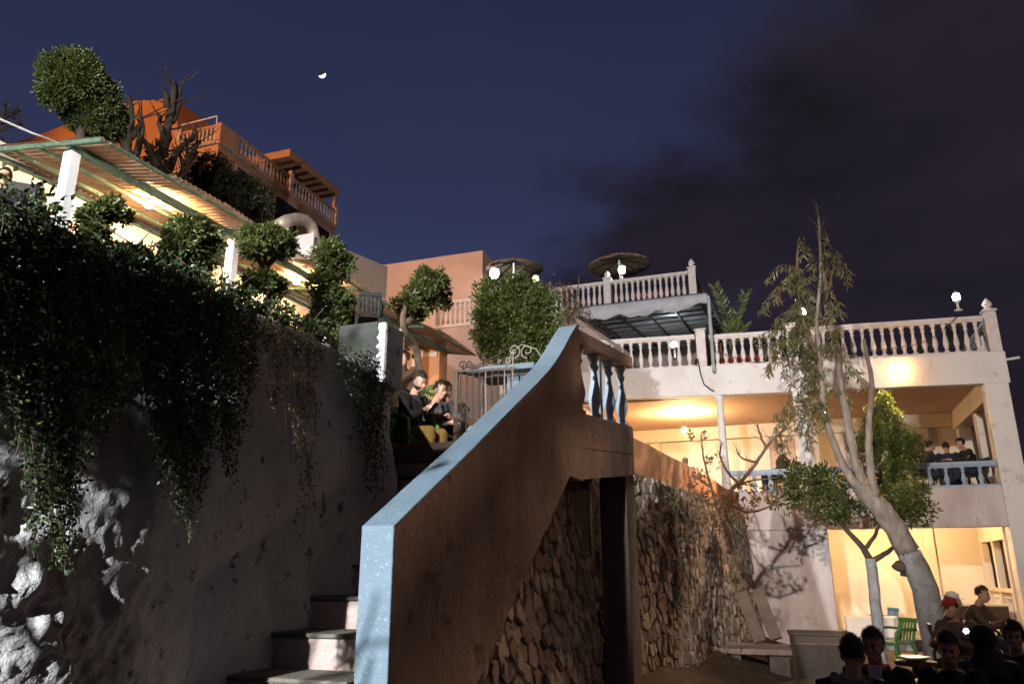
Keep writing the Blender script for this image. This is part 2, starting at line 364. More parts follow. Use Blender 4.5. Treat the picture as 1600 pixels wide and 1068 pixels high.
# upper terrace, the planted bank in front of it, the patio at the stair head
struct('terrace', MB().box((-10.5, .6, 0), (-4.6, 17.5, 3.95)), concrete)
bk = MB(); nb = 14
for i in range(nb + 1):
    for j in range(9):
        t = j / 8; x = -2.36 - 2.24 * t; y = .8 + (max(4.22, min(8.2, -x / .56)) - .8) * i / nb
        bk.v.append((x - (.45 * max(0, 1.8 - y) if j == 0 else 0), y, 2.8 + 1.13 * t ** .9 + .05 * noise.noise((x * 3, y * 3, 0))))
for i in range(nb):
    for j in range(8): a = i * 9 + j; bk.f.append((a, a + 9, a + 10, a + 1))
o = nb * 9
bk.v += [(p[0], p[1], 1.5) for p in bk.v[o:o + 9]]
for j in range(8): bk.f.append((o + j, o + 9 + j, o + 10 + j, o + 1 + j))
struct('bank', bk, earth, True)
struct('patio', MB().box((-4.6, 5.6, 0), (-2.36, 17.5, 2.69)).box((-2.36, 6.3, 1.9), (-2.1, 8.4, 2.69)), darkcon)
hl = MB(); nh = 24
for i in range(nh + 1):
    for j in range(nh + 1):
        x = -11.6 - 38 * i / nh; y = -20 + 75 * j / nh
        hl.v.append((x, y, 3.0 + min(1, i / 8) * 9.5 + .6 * noise.noise((x * .2, y * .2, 3)) + max(0, i - 8) * .4))
for i in range(nh):
    for j in range(nh): a = i * (nh + 1) + j; hl.f.append((a, a + 1, a + nh + 2, a + nh + 1))
struct('hillside', hl, earth, True)
sm = MB(); ns = 30
for i in range(ns + 1):
    for j in range(7):
        y = 8.5 + 11 * i / ns; t = j / 6; x0 = -2.3 + .09 * (y - 8.5)
        sm.v.append((x0 + 1.7 * t * (1 - .25 * i / ns), y, .02 + .75 * (1 - t) ** 1.5 * (1 - .5 * i / ns) + .10 * noise.noise((x0 * 2 + t * 3, y * 1.5, 1))))
for i in range(ns):
    for j in range(6): a = i * 7 + j; sm.f.append((a, a + 1, a + 8, a + 7))
struct('soil_mound', sm, earth, True)

# ------------------------------------------------------------------ moon
mo = MB().ball((0, 0, 0), 10.5, 32, 24).build('moon', moon_m, None, True)
mo.location = _C + ray(503, 116).normalized() * 2400
tag(mo, 'thin bright crescent moon high in the deep blue sky', 'moon')
nt = moon_m.node_tree; N = nt.nodes; L = nt.links; N.clear()
g = N.new('ShaderNodeNewGeometry'); dd = N.new('ShaderNodeVectorMath'); dd.operation = 'DOT_PRODUCT'
sd = (_R * .30 - _U * .80 + _F * .62).normalized()
L.new(g.outputs['Normal'], dd.inputs[0]); dd.inputs[1].default_value = sd
mr = N.new('ShaderNodeMapRange'); mr.inputs['From Min'].default_value = -.05; mr.inputs['From Max'].default_value = .25
mr.inputs['To Min'].default_value = .03; mr.inputs['To Max'].default_value = 6
L.new(dd.outputs['Value'], mr.inputs[0]); em = N.new('ShaderNodeEmission'); em.inputs[0].default_value = (1, .95, .88, 1)
L.new(mr.outputs[0], em.inputs[1]); oo = N.new('ShaderNodeOutputMaterial'); L.new(em.outputs[0], oo.inputs[0])

# ------------------------------------------------------------------ balustrades
def bal_prof(h, r):
    return [(r * .95, 0), (r * .95, h * .05), (r * .62, h * .08), (r * .55, h * .13), (r * .95, h * .27), (r * 1.0, h * .33), (r * .82, h * .45), (r * .52, h * .62),
            (r * .44, h * .74), (r * .72, h * .78), (r * .72, h * .81), (r * .5, h * .84), (r * .62, h * .90), (r * .9, h * .94), (r * .9, h)]
_bm = {}
def baluster_mesh(h, r, m, n=12):
    k = (round(h, 3), round(r, 3), m.name, n)
    if k not in _bm: _bm[k] = MB().lathe(bal_prof(h, r), n).mesh('baluster', m, True)
    return _bm[k]
def balustrade(parent, a, b, n, h, m, rail_m=None, rw=.16, rh=.09, bh=.05, r=.065, ends=(.5, .5), seg=12, bm=None):
    """rail and kerb from a to b (floor points), n balusters between, each its own object"""
    a = Vector(a); b = Vector(b); d = (b - a)
    up = Vector((0, 0, 1)); mb = MB()
    mb.bar(a + up * (h - rh / 2), b + up * (h - rh / 2), rw, rh)
    mb.bar(a + up * (h - rh - .02), b + up * (h - rh - .02), rw * .78, .04)
    mb.bar(a + up * bh / 2, b + up * bh / 2, rw * .9, bh)
    o = mb.build('balustrade', rail_m or m, parent, bevel=.008)
    me = baluster_mesh(h - rh - .04 - bh + .004, r, bm or m, seg)
    for i in range(n):
        t = (i + ends[0]) / (n - 1 + ends[0] + ends[1])
        p = a + d * t + up * (bh - .002)
        bo = link('baluster', me, o, p); bo.rotation_euler = (rnd.uniform(-.012, .012), rnd.uniform(-.012, .012), rnd.uniform(0, 6))
    return o
def finial(mb, c, r, h):
    mb.lathe([(r * 1.15, 0), (r * 1.15, h * .12), (r * .6, h * .18), (r * .6, h * .24), (r, h * .36), (r * 1.05, h * .5), (r * .7, h * .75), (r * .12, h), (0.001, h)], 14, c)
def newel(parent, x, y, z, w, h, m, fin=.32, name='newel_post'):
    mb = MB().box((x - w / 2, y - w / 2, z), (x + w / 2, y + w / 2, z + h)).box((x - w * .62, y - w * .62, z + h), (x + w * .62, y + w * .62, z + h + .05))
    o = mb.build(name, m, parent, bevel=.01)
    if fin:
        f = MB(); finial(f, (x, y, z + h + .05), w * .42, fin); f.build('finial', m, o, True)
    return o

# ------------------------------------------------------------------ the porch house on the right
H = thing('porch_house', 'white two storey porch house with arcaded galleries and a balustraded roof terrace', 'house')
FY = 19.6
MB().box((-1.35, FY, 0), (.60, FY + .3, 2.596)).build('lower_wall', stain_p, H, bevel=.02)
MB().box((4.25, FY, 0), (4.74, FY + .42, 5.90)).build('corner_pier', white_p, H, bevel=.025)
MB().box((-1.75, FY - .003, 2.60), (4.247, FY + .27, 3.47)).build('gallery_parapet', stain_p, H, bevel=.02)
MB().prism([(-5.25, 6.04), (4.78, 5.73), (4.78, 6.47), (-5.25, 6.83), (-5.25, 6.5)], 1, FY - .012, FY + .26).build('roof_beam', white_p, H, bevel=.02)
MB().box((-5.2, FY + .28, 3.2), (4.70, 24.4, 3.45)).build('gallery_floor', concrete, H)
MB().box((-5.4, 24.4, 0), (4.9, 24.62, 6.1)).build('rear_wall', cream_p, H)
MB().box((-5.45, FY + .02, 2.0), (-5.2, 24.4, 6.03)).build('end_wall', cream_p, H)
MB().box((-5.2, FY + .262, 5.95), (4.74, 24.4, 6.08)).build('gallery_ceiling', ceil_p, H)
MB().box((-5.5, FY + .262, 6.10), (4.74, 27.98, 6.44)).build('roof_slab', concrete, H)
MB().box((4.32, FY + .43, 5.46), (4.70, 24.38, 5.945)).build('side_beam', cream_p, H, bevel=.015)
for yy in (21.6, 23.9): MB().box((4.38, yy, 3.45), (4.68, yy + .34, 5.456)).build('side_pier', white_p, H, bevel=.015)
MB().box((4.42, FY + .43, 3.451), (4.66, 24.38, 3.85)).build('side_parapet', white_p, H)
for xx in (-4.2, -.95, 1.15, 3.35): MB().box((xx, 24.28, 3.452), (xx + .34, 24.398, 5.55)).build('pilaster', cream_p, H, bevel=.01)
MB().box((-5.19, 24.16, 5.55), (4.3, 24.395, 5.945)).build('ceiling_beam', cream_p, H, bevel=.01)
d_ = MB().box((-.58, 24.33, 3.452), (.12, 24.396, 5.45)).build('door', salmon_p, H, bevel=.01)
MB().box((-.68, 24.35, 3.452), (-.585, 24.398, 5.5)).box((.125, 24.35, 3.452), (.22, 24.398, 5.5)).build('door_frame', cream_p, d_)
c_ = MB().lathe([(.13, 0), (.13, .06), (.105, .1), (.095, 1.2), (.085, 2.3), (.12, 2.4), (.12, 2.52)], 20, (-1.58, FY + .13, 3.47)).build('column', white_p, H, True)
MB().box((.17, FY + .01, 3.47), (.52, FY + .25, 5.90)).build('gallery_pier', white_p, H, bevel=.02)
# lower room
MB().box((.55, FY + .31, 0), (4.6, 22.9, .24)).build('room_floor', concrete, H)
MB().box((.30, FY + .305, .24), (.62, 22.8, 3.19)).build('room_side_wall', cream_p, H)
MB().box((.30, 22.8, .24), (4.6, 23.0, 3.19)).build('room_rear_wall', cream_p, H)
MB().box((2.95, 22.70, .24), (3.2, 22.797, 3.19)).build('room_pilaster', cream_p, H)
rw = MB().box((4.2, 20.03, .24), (4.36, 22.795, .62)).box((4.2, 20.03, 2.35), (4.36, 22.795, 3.19))
rw.box((4.2, 20.03, .62), (4.36, 20.2, 2.35)).box((4.2, 21.25, .62), (4.36, 21.4, 2.35)).box((4.2, 22.5, .62), (4.36, 22.795, 2.35)).box((4.2, 20.2, 1.22), (4.36, 22.5, 1.30))
rw.build('room_seaward_wall', cream_p, H, bevel=.01)
me = baluster_mesh(.598, .05, balw, 8)
ww = MB().box((4.52, 19.9, 0), (4.6, 23, 3.19)).build('dark_backing', dark_op, H)  # near-black sheet painting the darkness behind the window openings
for k in range(13):
    yy = 20.27 + k * .172
    if abs(yy - 21.32) > .1: link('window_baluster', me, H, (4.28, yy, .621))
# gallery balustrade (blue) and roof balustrade (white)
balustrade(H, (-1.62, FY + .13, 3.47), (.16, FY + .13, 3.47), 4, .56, bluew_p, rw=.15, rh=.085, r=.06, ends=(1, 1))
balustrade(H, (.53, FY + .13, 3.47), (4.24, FY + .13, 3.47), 10, .56, bluew_p, rw=.15, rh=.085, r=.06, ends=(1, 1))
def zt(x): return 6.83 + (6.47 - 6.83) * (x + 5.25) / 10.03 - .003
balustrade(H, (-1.72, FY + .11, zt(-1.72)), (.12, FY + .11, zt(.12)), 8, .84, balw, rw=.18, ends=(.8, .8))
balustrade(H, (.42, FY + .11, zt(.42)), (4.46, FY + .11, zt(4.46)), 18, .88, balw, rw=.18, ends=(.7, .7))
balustrade(H, (-4.95, FY + .11, zt(-4.95)), (-2.08, FY + .11, zt(-2.08)), 11, .88, balw, rw=.18, ends=(.7, .7))
newel(H, -1.93, FY + .11, zt(-1.93), .24, .96, balw, 0)
newel(H, .27, FY + .11, zt(.27), .24, .95, balw, .0)
newel(H, 4.62, FY + .11, zt(4.62), .25, .96, balw, .30)
balustrade(H, (4.62, FY + .26, zt(4.62)), (4.62, 27.8, zt(4.62)), 26, .86, balw, rw=.18)
dp = MB(); P = [onY(*q, FY - .06) for q in ((1090, 560), (1095, 585), (1100, 600), (1110, 608), (1116, 611))]
dp.tube(P, .018, 6); dp.build('drainpipe', iron, H, True)
MB().tube([(4.74, FY + .12, 6.28), (5.06, FY + .05, 6.30)], .035, 8).build('water_spout', white_p, H, True)

# ------------------------------------------------------------------ awning over the middle roof terrace
A = thing('awning', 'grey tarpaulin awning with slatted underside over the middle terrace', 'awning')
xL, xR, yF, yB, zF, zB = -5.25, -1.66, 19.35, 27.9, 8.52, 9.6
va = MB(); nv = 40
for i in range(nv + 1):
    t = i / nv; x = xL + (xR - xL) * t; sag = .05 * math.sin(t * PI * 7) + .03 * math.sin(t * 41)
    z0 = zF + .02; va.v += [(x, yF + .10, z0 + .10), (x, yF, z0), (x, yF - .03 + .03 * math.sin(t * 60), z0 - .27 + sag - .10 * math.sin(t * PI))]
for i in range(nv): a = i * 3; va.f += [(a, a + 3, a + 4, a + 1), (a + 1, a + 4, a + 5, a + 2)]
vo = va.build('valance', tarp, A, True); so = vo.modifiers.new('t', 'SOLIDIFY'); so.thickness = .012
MB().add([(xL, yF + .1, zF + .12), (xR, yF + .1, zF + .12), (xR, yB, zB + .1), (xL, yB, zB + .1), (xL, yF + .1, zF + .09), (xR, yF + .1, zF + .09), (xR, yB, zB + .07), (xL, yB, zB + .07)],
         [(0, 1, 2, 3), (7, 6, 5, 4), (0, 4, 5, 1), (1, 5, 6, 2), (2, 6, 7, 3), (3, 7, 4, 0)]).build('roof_sheet', slatd, A)
for k in range(11):
    t = (k + .5) / 11; y = yF + .2 + (yB - yF - .3) * t; z = zF + (zB - zF) * t + .03
    MB().bar((xL, y, z), (xR, y, z), .30 if k % 2 else .22, .05).build('slat', slatl, A)
for k in range(5):
    x = xL + .25 + (xR - xL - .5) * k / 4
    MB().bar((x, yF + .15, zF - .02), (x, yB, zB - .02), .05, .07).build('rafter', slatd, A)
MB().bar((xL, yF + .1, zF - .02), (xL, yB, zB - .02), .09, .12).build('side_beam', woodl, A)
MB().bar((xR, yF + .1, zF - .02), (xR, yB, zB - .02), .07, .10).build('side_beam', slatl, A)
for x, y in ((xR + .02, yF + .08), (xL, yF + .08), (xR, 27.5), (xL, 27.5)):
    MB().tube([(x, y, 6.44 if y > 20 else 6.5), (x, y, 8.5 if y < 20 else 9.5)], .045, 8).build('post', slatl, A)
MB().tube([(-4.9, 19.5, 8.1), (-4.3, 19.42, 7.6), (-4.0, 19.5, 7.35)], .04, 6).build('brace', woodl, A)

# ------------------------------------------------------------------ pink house behind, with its terrace
PH = thing('pink_house', 'pink plastered house with a long white terrace balustrade and flat roofed upper storey', 'house')
PY = 28.0
MB().box((-17.6, PY, 2), (-2.75, PY + .3, 11.55)).build('front_wall', pink_p, PH, bevel=.02)
MB().box((-3.05, PY + .302, 2), (-2.75, 46, 11.55)).build('side_wall', apric_p, PH)
MB().box((-17.6, PY + .302, 11.2), (-3.06, 46, 11.53)).build('terrace_floor', concrete, PH)
MB().box((-17.6, PY - .03, 11.552), (-13.62, PY + .24, 12.85)).build('parapet', cream_p, PH, bevel=.03)
for p in ((-15.4, 12.85), (-14.2, 12.85)): MB().box((p[0], PY - .02, p[1]), (p[0] + .22, PY + .2, p[1] + .14)).build('parapet_cap', cream_p, PH, bevel=.02)
MB().box((-17.6, PY - .05, 11.46), (-2.72, PY - .002, 11.555)).build('string_course', balw, PH, bevel=.01)
balustrade(PH, (-13.60, PY + .1, 11.553), (-10.15, PY + .1, 11.553), 15, 1.10, balw, rw=.2, r=.08, ends=(.8, .8))
balustrade(PH, (-9.85, PY + .1, 11.553), (-6.35, PY + .1, 11.553), 15, 1.10, balw, rw=.2, r=.08, ends=(.8, .8))
balustrade(PH, (-6.05, PY + .1, 11.553), (-3.06, PY + .1, 11.553), 13, 1.10, balw, rw=.2, r=.08, ends=(.8, .8))
for x, f in ((-10.0, .34), (-6.2, .34), (-2.90, .38)): newel(PH, x, PY + .1, 11.553, .28, 1.18, balw, f)
balustrade(PH, (-2.90, PY + .3, 11.553), (-2.90, 45.5, 11.553), 60, 1.10, apric_p, rw=.2, r=.08, seg=8)
for k in range(5): newel(PH, -2.90, PY + 3.4 * (k + 1), 11.553, .28, 1.15, apric_p, .3)
MB().box((-24, 31.0, 11.55), (-12.75, 31.35, 16.15)).box((-13.1, 31.352, 11.55), (-12.75, 37, 16.15)).build('upper_storey', salmon_p, PH, bevel=.03)

# ------------------------------------------------------------------ cafe building behind the canopy
CB = thing('cafe_building', 'apricot cafe building whose long wall runs behind the tin canopy', 'building')
MB().box((-11.5, .5, 3.0), (-9.45, 17.0, 7.16)).build('long_wall', cream_p, CB, bevel=.02)
MB().prism([(14.6, 7.17), (18.3, 7.17), (18.3, 10.15), (14.6, 9.55)], 0, -15.5, -10.5).build('end_block', salmon_p, CB, bevel=.02)
MB().box((-10.498, 17.01, 3.0), (-8.15, 17.5, 7.5)).build('door_wall', apric_p, CB, bevel=.02)
MB().box((-8.9, 16.95, 3.9), (-8.78, 17.008, 7.0)).box((-8.9, 16.95, 6.88), (-8.2, 17.008, 7.0)).build('door_frame', cream_p, CB)
MB().box((-15.4, 14.55, 9.0), (-10.45, 14.598, 9.6)).build('gable_band', white_p, CB)
P = [onX(*q, -11.0) for q in ((436, 352), (448, 345), (462, 342), (476, 344), (486, 352), (490, 366), (490, 385))]
o = MB(); o.tube(P, .155, 14); du = o.build('vent_duct', duct, None, True)
tag(du, 'bent galvanised vent duct rising over the roof edge of the cafe building', 'duct')

# ------------------------------------------------------------------ orange upper house
OH = thing('orange_house', 'tall orange house on the hilltop lit by a street lamp with balustraded balcony', 'house')
OX, OY = -22.0, 23.3
MB().box((-24.2, OY, 6), (OX, 32.45, 19.36)).build('body', orange_p, OH, bevel=.02)
MB().prism([(-36, 6), (-24.9, 6), (-24.9, 22.35), (-25.7, 22.35), (-27.4, 22.68), (-34.0, 22.0), (-36, 21.9)], 1, OY - .1, OY + 6).build('wing', orange_p, OH, bevel=.02)
MB().prism([(-24.898, 6), (-24.21, 6), (-24.21, 20.0), (-24.898, 22.0)], 1, OY + .05, OY + 5).build('stair_wall', orange_p, OH)
MB().box((OX - .1, OY - .06, 19.362), (OX + .12, 32.6, 19.50)).box((-24.2, OY - .12, 19.362), (OX - .102, OY + .1, 19.50)).build('cornice', brown_p, OH, bevel=.01)
balustrade(OH, (OX + .02, OY + 1.05, 19.502), (OX + .02, 28.2, 19.502), 15, .86, balo, orange_p, rw=.2, r=.075, seg=8)
balustrade(OH, (OX + .02, 28.45, 19.502), (OX + .02, 32.25, 19.502), 14, .86, balo, orange_p, rw=.2, r=.075, seg=8)
balustrade(OH, (-24.1, OY, 19.502), (OX - .15, OY, 19.502), 9, .80, balo, orange_p, rw=.2, r=.075, seg=8)
newel(OH, OX + .02, 28.32, 19.502, .24, .95, balo, .2); newel(OH, OX + .02, 32.4, 19.502, .24, .95, balo, .0)
MB().box((OX - .16, OY - .1, 19.502), (OX + .12, OY + 1.03, 20.35)).build('parapet', orange_p, OH, bevel=.02)
for y0, y1, zt_ in ((24.6, 25.95, 18.95), (27.4, 29.2, 18.9), (30.7, 32.0, 18.9)):
    f = MB().box((OX + .002, y0 - .08, 17.3), (OX + .03, y0, zt_ + .1)).box((OX + .002, y1, 17.3), (OX + .03, y1 + .08, zt_ + .1)).box((OX + .002, y0 - .079, zt_), (OX + .028, y1 + .079, zt_ + .1)).build('window', brown_p, OH)
    MB().box((OX + .003, y0, 17.3), (OX + .012, y1, zt_)).build('pane', glassd, f)
MB().box((-25.5, 27.9, 21.25), (OX + .18, 32.45, 21.66)).build('roof_canopy', orange_p, OH, bevel=.02)
for k in range(7): MB().bar((-25, 28.3 + .62 * k, 21.2), (OX + .1, 28.3 + .62 * k, 21.2), .1, .09).build('rafter', woodd, OH)
for y in (32.3,): MB().box((OX - .12, y - .08, 19.5), (OX + .05, y + .08, 21.4)).build('canopy_post', orange_p, OH)
MB().box((-23.6, 28.0, 19.36), (-23.4, 32.3, 21.24)).build('rear_wall', brown_p, OH)
MB().tube([(-24.3, OY, 20.0), (-24.2, OY, 20.75), (-22.25, OY, 20.78), (-22.22, OY, 20.1)], .035, 6).build('washing_rail', postw, OH)

# ------------------------------------------------------------------ tin canopy over the upper terrace
CN = thing('tin_canopy', 'long corrugated tin lean-to canopy on white posts above the upper terrace', 'canopy')
def roofz(x, y): return 6.64 + .13 * (-7.5 - x) + .028 * (y - 6)
y = 6.0; k = 0
while y < 16.9:
    w = .98 + .25 * rnd.random(); xo = -7.42 + rnd.uniform(-.12, .12); dz = .02 * (k % 2) + rnd.uniform(0, .015); tl = rnd.uniform(-.012, .012)
    nx, ny = 5, int(w / .0158); V = []; Fc = []
    for j in range(ny + 1):
        for i in range(nx + 1):
            x = -9.44 + (xo + 9.44) * i / nx; yy = y + w * j / ny
            sagz = .03 * math.sin(yy * 1.7) * (i / nx)
            V.append((x, yy, roofz(x, yy) + .09 + dz + tl * (i / nx) * j * .1 + sagz + .017 * math.sin(2 * PI * (yy - y) / .095)))
    for j in range(ny):
        for i in range(nx): a = j * (nx + 1) + i; Fc.append((a, a + 1, a + nx + 2, a + nx + 1))
    o = link('roof_sheet', np_mesh('roof_sheet', np.array(V), np.array(Fc), tinw if k in (3, 6) else tin, True), CN)
    y += w - .06; k += 1
for x, n_ in ((-8.0, 'front_beam'), (-8.5, 'purlin'), (-8.97, 'purlin'), (-9.40, 'wall_plate')):
    MB().bar((x, 6.0, roofz(x, 6.0)), (x, 16.9, roofz(x, 16.9)), .08 if n_ == 'front_beam' else .04, .10 if n_ == 'front_beam' else .05).build(n_, green_m, CN, bevel=.006)
MB().bar((-7.42, 6.1, roofz(-7.42, 6.1) + .035), (-7.42, 16.9, roofz(-7.42, 16.9) + .035), .035, .03).build('purlin', green_m, CN)
for y in (5.97, 9.0, 11.8, 14.6):
    MB().bar((-9.44, y, roofz(-9.44, y) + .005), (-7.4, y, roofz(-7.4, y) + .01), .05, .06 if y == 5.97 else .06).build('crossbeam', green_m, CN, bevel=.006)
for y in (6.08, 9.05, 11.85, 14.65):
    MB().box((-8.07, y - .07, 3.95), (-7.93, y + .07, roofz(-8, y) - .07)).build('post', postw, CN, bevel=.008)
cb = MB(); P = [onX(0, 186, -7.9), onX(50, 208, -7.9), onX(98, 224, -7.9)]
cb.tube([P[0] + (P[0] - P[1]) * 3 + Vector((0, 0, .35)), P[0], P[1], P[2]], .013, 5)
tag(cb.build('white_cable', postw, None, True), 'thin white cable running down to the near end of the tin canopy', 'cable')

# ------------------------------------------------------------------ whitewashed retaining wall beside the steps
RW = thing('retaining_wall', 'rough whitewashed retaining wall rising beside the concrete steps', 'wall')
V = []; nu, nv = 230, 150
path = []
for i in range(nu + 1):
    s = i / nu
    y = 1.42 + 2.80 * s / .92 if s < .92 else 4.22 + .13 * math.sin((s - .92) / .08 * PI / 2)
    x = -2.33 - (.165 * (2.75 - y) if y < 2.75 else 0)
    if s >= .92: x = -2.33 - .55 * (1 - math.cos((s - .92) / .08 * PI / 2))
    path.append((x, y))
for i, (x, y) in enumerate(path):
    p0 = path[max(0, i - 1)]; p1 = path[min(nu, i + 1)]; nx, ny = (p1[1] - p0[1]), -(p1[0] - p0[0]); l = math.hypot(nx, ny); nx /= l; ny /= l
    for j in range(nv + 1):
        t = j / nv
        if t < .92: z = 2.89 * t / .92; off = 0
        else: z = 2.89 + .02 * math.sin((t - .92) / .08 * PI); off = -.5 * ((t - .92) / .08)
        q = Vector((x * 1.0, y, z))
        n1 = noise.fractal(q * 1.6, 1.0, 2.0, 4); n2 = noise.fractal(q * 9, .9, 2.0, 4)
        low = max(0, min(1, (2.0 - z) / .55)) * max(0, min(1, (2.7 - y) / .5))
        rock = max(0, noise.noise(q * 3.6 + Vector((5.2, 1.7, 0))) + .02) * low * (1 - .55 * max(0, min(1, (z - 1.2) / .3)) * max(0, min(1, (y - 2.2) / .2)))
        d = .030 * n1 + .010 * n2 + rock * (.15 + .10 * n2) + .16 * max(0, min(1, (y - 3.7) / .5)) * max(0, (2.55 - z)) ** 1.2 * .7
        d -= .02 * max(0, z - 2.0) + .13 * max(0, min(1, (2.35 - z) / .6)) * max(0, min(1, (y - 2.4) / .45)) * max(0, min(1, (4.25 - y) / .4))
        d += low * .020 * noise.fractal(q * 22, .8, 2.0, 3)
        V.append((x + nx * (d + off), y + ny * (d + off), z + (.03 * n1 if t > .8 else 0)))
V = np.array(V); a = (np.arange(nu)[:, None] * (nv + 1) + np.arange(nv)[None, :]).ravel()
link('wall_face', np_mesh('wall_face', V, np.stack([a, a + nv + 1, a + nv + 2, a + 1], 1), wall_p, True), RW)
MB().box((-2.64, 4.04, 2.80), (-2.31, 4.29, 3.20)).build('end_pier', wall_p, RW, bevel=.02)
mm = MB(); zz = [2.86 + .02 * k for k in range(18)]; ed = [-2.352 - .02 * abs(math.sin(k * .9)) - .008 * math.sin(k * 2.3) for k in range(18)]
mm.v = [(-2.645, 4.034, z) for z in zz] + [(e, 4.030 + .004 * (k % 2), z) for k, (e, z) in enumerate(zip(ed, zz))]
mm.f = [(k, k + 18, k + 19, k + 1) for k in range(17)]
mo_ = mm.build('moss_patch', moss_p, RW); so = mo_.modifiers.new('t', 'SOLIDIFY'); so.thickness = .008

# ------------------------------------------------------------------ staircase
ST = thing('staircase', 'narrow concrete staircase with a blue capped side wall and balustraded landing', 'staircase')
for k in range(-7, 10):
    z = 1.25 + .16 * k; y = 3.07 + .295 * k; xl = -2.62 if k < 4 else -3.15
    if k < -1: xl = -2.2
    jit = rnd.uniform(-.008, .008)
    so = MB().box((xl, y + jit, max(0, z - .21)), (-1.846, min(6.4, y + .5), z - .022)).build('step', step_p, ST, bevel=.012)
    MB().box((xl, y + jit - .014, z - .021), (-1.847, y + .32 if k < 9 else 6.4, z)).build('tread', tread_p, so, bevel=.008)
XR_, XL_ = -1.70, -1.84
top = [onX(*q, XR_) for q in ((616, 825), (675, 766), (735, 707), (778, 663), (815, 625), (838, 602), (858, 580), (870, 563), (879, 548), (889, 529), (899, 512), (905, 511))]
top = [(p.y, p.z) for p in top]
poly = top + [(top[-1][0] + .02, 3.0), (top[-1][0] + .02, 2.43), (6.05, 2.43), (4.15, 1.13), (top[0][0], .5)]
MB().prism(poly, 0, XL_, XR_).build('side_wall', brown_p, ST, bevel=.006)
def off(pts, d):
    r = []
    for i, p in enumerate(pts):
        a = pts[max(0, i - 1)]; b = pts[min(len(pts) - 1, i + 1)]; n = Vector((-(b[1] - a[1]), b[0] - a[0])).normalized(); r.append((p[0] + n.x * d, p[1] + n.y * d))
    return r
tp = off(top, .004); tq = off(top, .022)
y0_ = top[0][0]
edge_in = [(y0_ - .004, .5)] + [(y0_ - .004, top[0][1])] + tp[1:]; edge_out = [(y0_ - .026, .5), (y0_ - .026, top[0][1] + .012)] + tq[1:]
MB().prism(edge_out + edge_in[::-1], 0, XL_ - .012, XR_ + .012).build('coping', blue_p, ST, bevel=.006)
# landing: a gently rising flight beyond the side wall, with kerb, rail, balusters and pillar
LY0 = top[-1][0] + .03; XE = -1.64
r0_, r1_ = onX(905, 512, XR_), onX(990, 560, XE); b0_, b1_ = onX(905, 640, XR_), onX(988, 663, XE); f0_, f1_ = onX(902, 744, XR_), onX(993, 741, XE)
LY1 = (r1_.y + b1_.y) / 2
def lx(t, o=0.): return XR_ - .02 + (XE - XR_) * t + o
def ly(t): return LY0 + (LY1 - LY0) * t
def zl(a, b, t): return a.z + (b.z - a.z) * t
def ramp(mb, t0, t1, o0, o1, zb, zt):
    """sloping block; zb, zt are functions of t"""
    q = [(lx(t, o), ly(t), z(t)) for z in (zb, zt) for t, o in ((t0, o0), (t1, o0), (t1, o1), (t0, o1))]
    return mb.add(q, [(0, 3, 2, 1), (4, 5, 6, 7), (0, 1, 5, 4), (1, 2, 6, 5), (2, 3, 7, 6), (3, 0, 4, 7)])
zB = lambda t: zl(b0_, b1_, t); zR = lambda t: zl(r0_, r1_, t); zF_ = lambda t: zl(f0_, f1_, t)
ramp(MB(), 0, 1, -.62, -.001, zF_, lambda t: zB(t) - .32).build('landing_slab', brown_p, ST, bevel=.006)
ramp(MB(), 0, 1, -.15, 0, lambda t: zB(t) - .318, zB).build('landing_kerb', brown_p, ST, bevel=.008)
ramp(MB(), -.0, 1.04, -.16, .012, lambda t: zR(t) - .14, zR).build('handrail', brown_p, ST, bevel=.015)
for k in range(4):
    t = .10 + .27 * k; me = baluster_mesh(round(zR(t) - .138 - zB(t), 3), .07, bluew_p, 14)
    link('baluster', me, ST, (lx(t, -.075), ly(t), zB(t) - .001))
MB().add([(lx(.80, -.30), ly(.80), 0), (lx(1, -.30), ly(1), 0), (lx(1, -.01), ly(1), 0), (lx(.80, -.01), ly(.80), 0), (lx(.80, -.30), ly(.80), zF_(.8) - .002), (lx(1, -.30), ly(1), zF_(1) - .002), (lx(1, -.01), ly(1), zF_(1) - .002), (lx(.80, -.01), ly(.80), zF_(.8) - .002)],
    [(0, 3, 2, 1), (4, 5, 6, 7), (0, 1, 5, 4), (1, 2, 6, 5), (2, 3, 7, 6), (3, 0, 4, 7)]).build('pillar', darkcon, ST, bevel=.012)
p = onX(930, 590, -2.3); MB().box((-2.36, p.y, 2.70), (-2.24, p.y + .12, p.z + .35)).build('blue_pier', blue_p, ST, bevel=.01)

# ------------------------------------------------------------------ rubble stone wall under and beyond the landing
SW = thing('stone_wall', 'rough rubble stone wall running from under the stair landing towards the porch house', 'wall')
wall_path = [(-2.12, 3.0), (-2.16, 6.6), (-2.32, 8.4), (-2.12, 10.2), (-1.93, 12.0), (-1.62, 16.0), (-1.33, 19.58)]
seg = []; tot = 0
for a, b in zip(wall_path[:-1], wall_path[1:]):
    l = math.dist(a, b); seg.append((tot, l, a, b)); tot += l
def wall_pt(s, z, out=0.):
    for s0, l, a, b in seg:
        if s <= s0 + l + 1e-6 or (a, b) == (seg[-1][2], seg[-1][3]):
            t = (s - s0) / l; d = Vector((b[0] - a[0], b[1] - a[1], 0)).normalized(); n = Vector((d.y, -d.x, 0))
            bat = .10 * (3.2 - z); bump_ = .10 * noise.noise((s * .5, z * .6, 4))
            return Vector((a[0] + (b[0] - a[0]) * t, a[1] + (b[1] - a[1]) * t, z)) + n * (out + bat + bump_)
def wall_top(s): return max(.3, min(2.40, .42 + .6 * s)) if s < 5.0 else 2.95
bkm = MB(); ni = 60
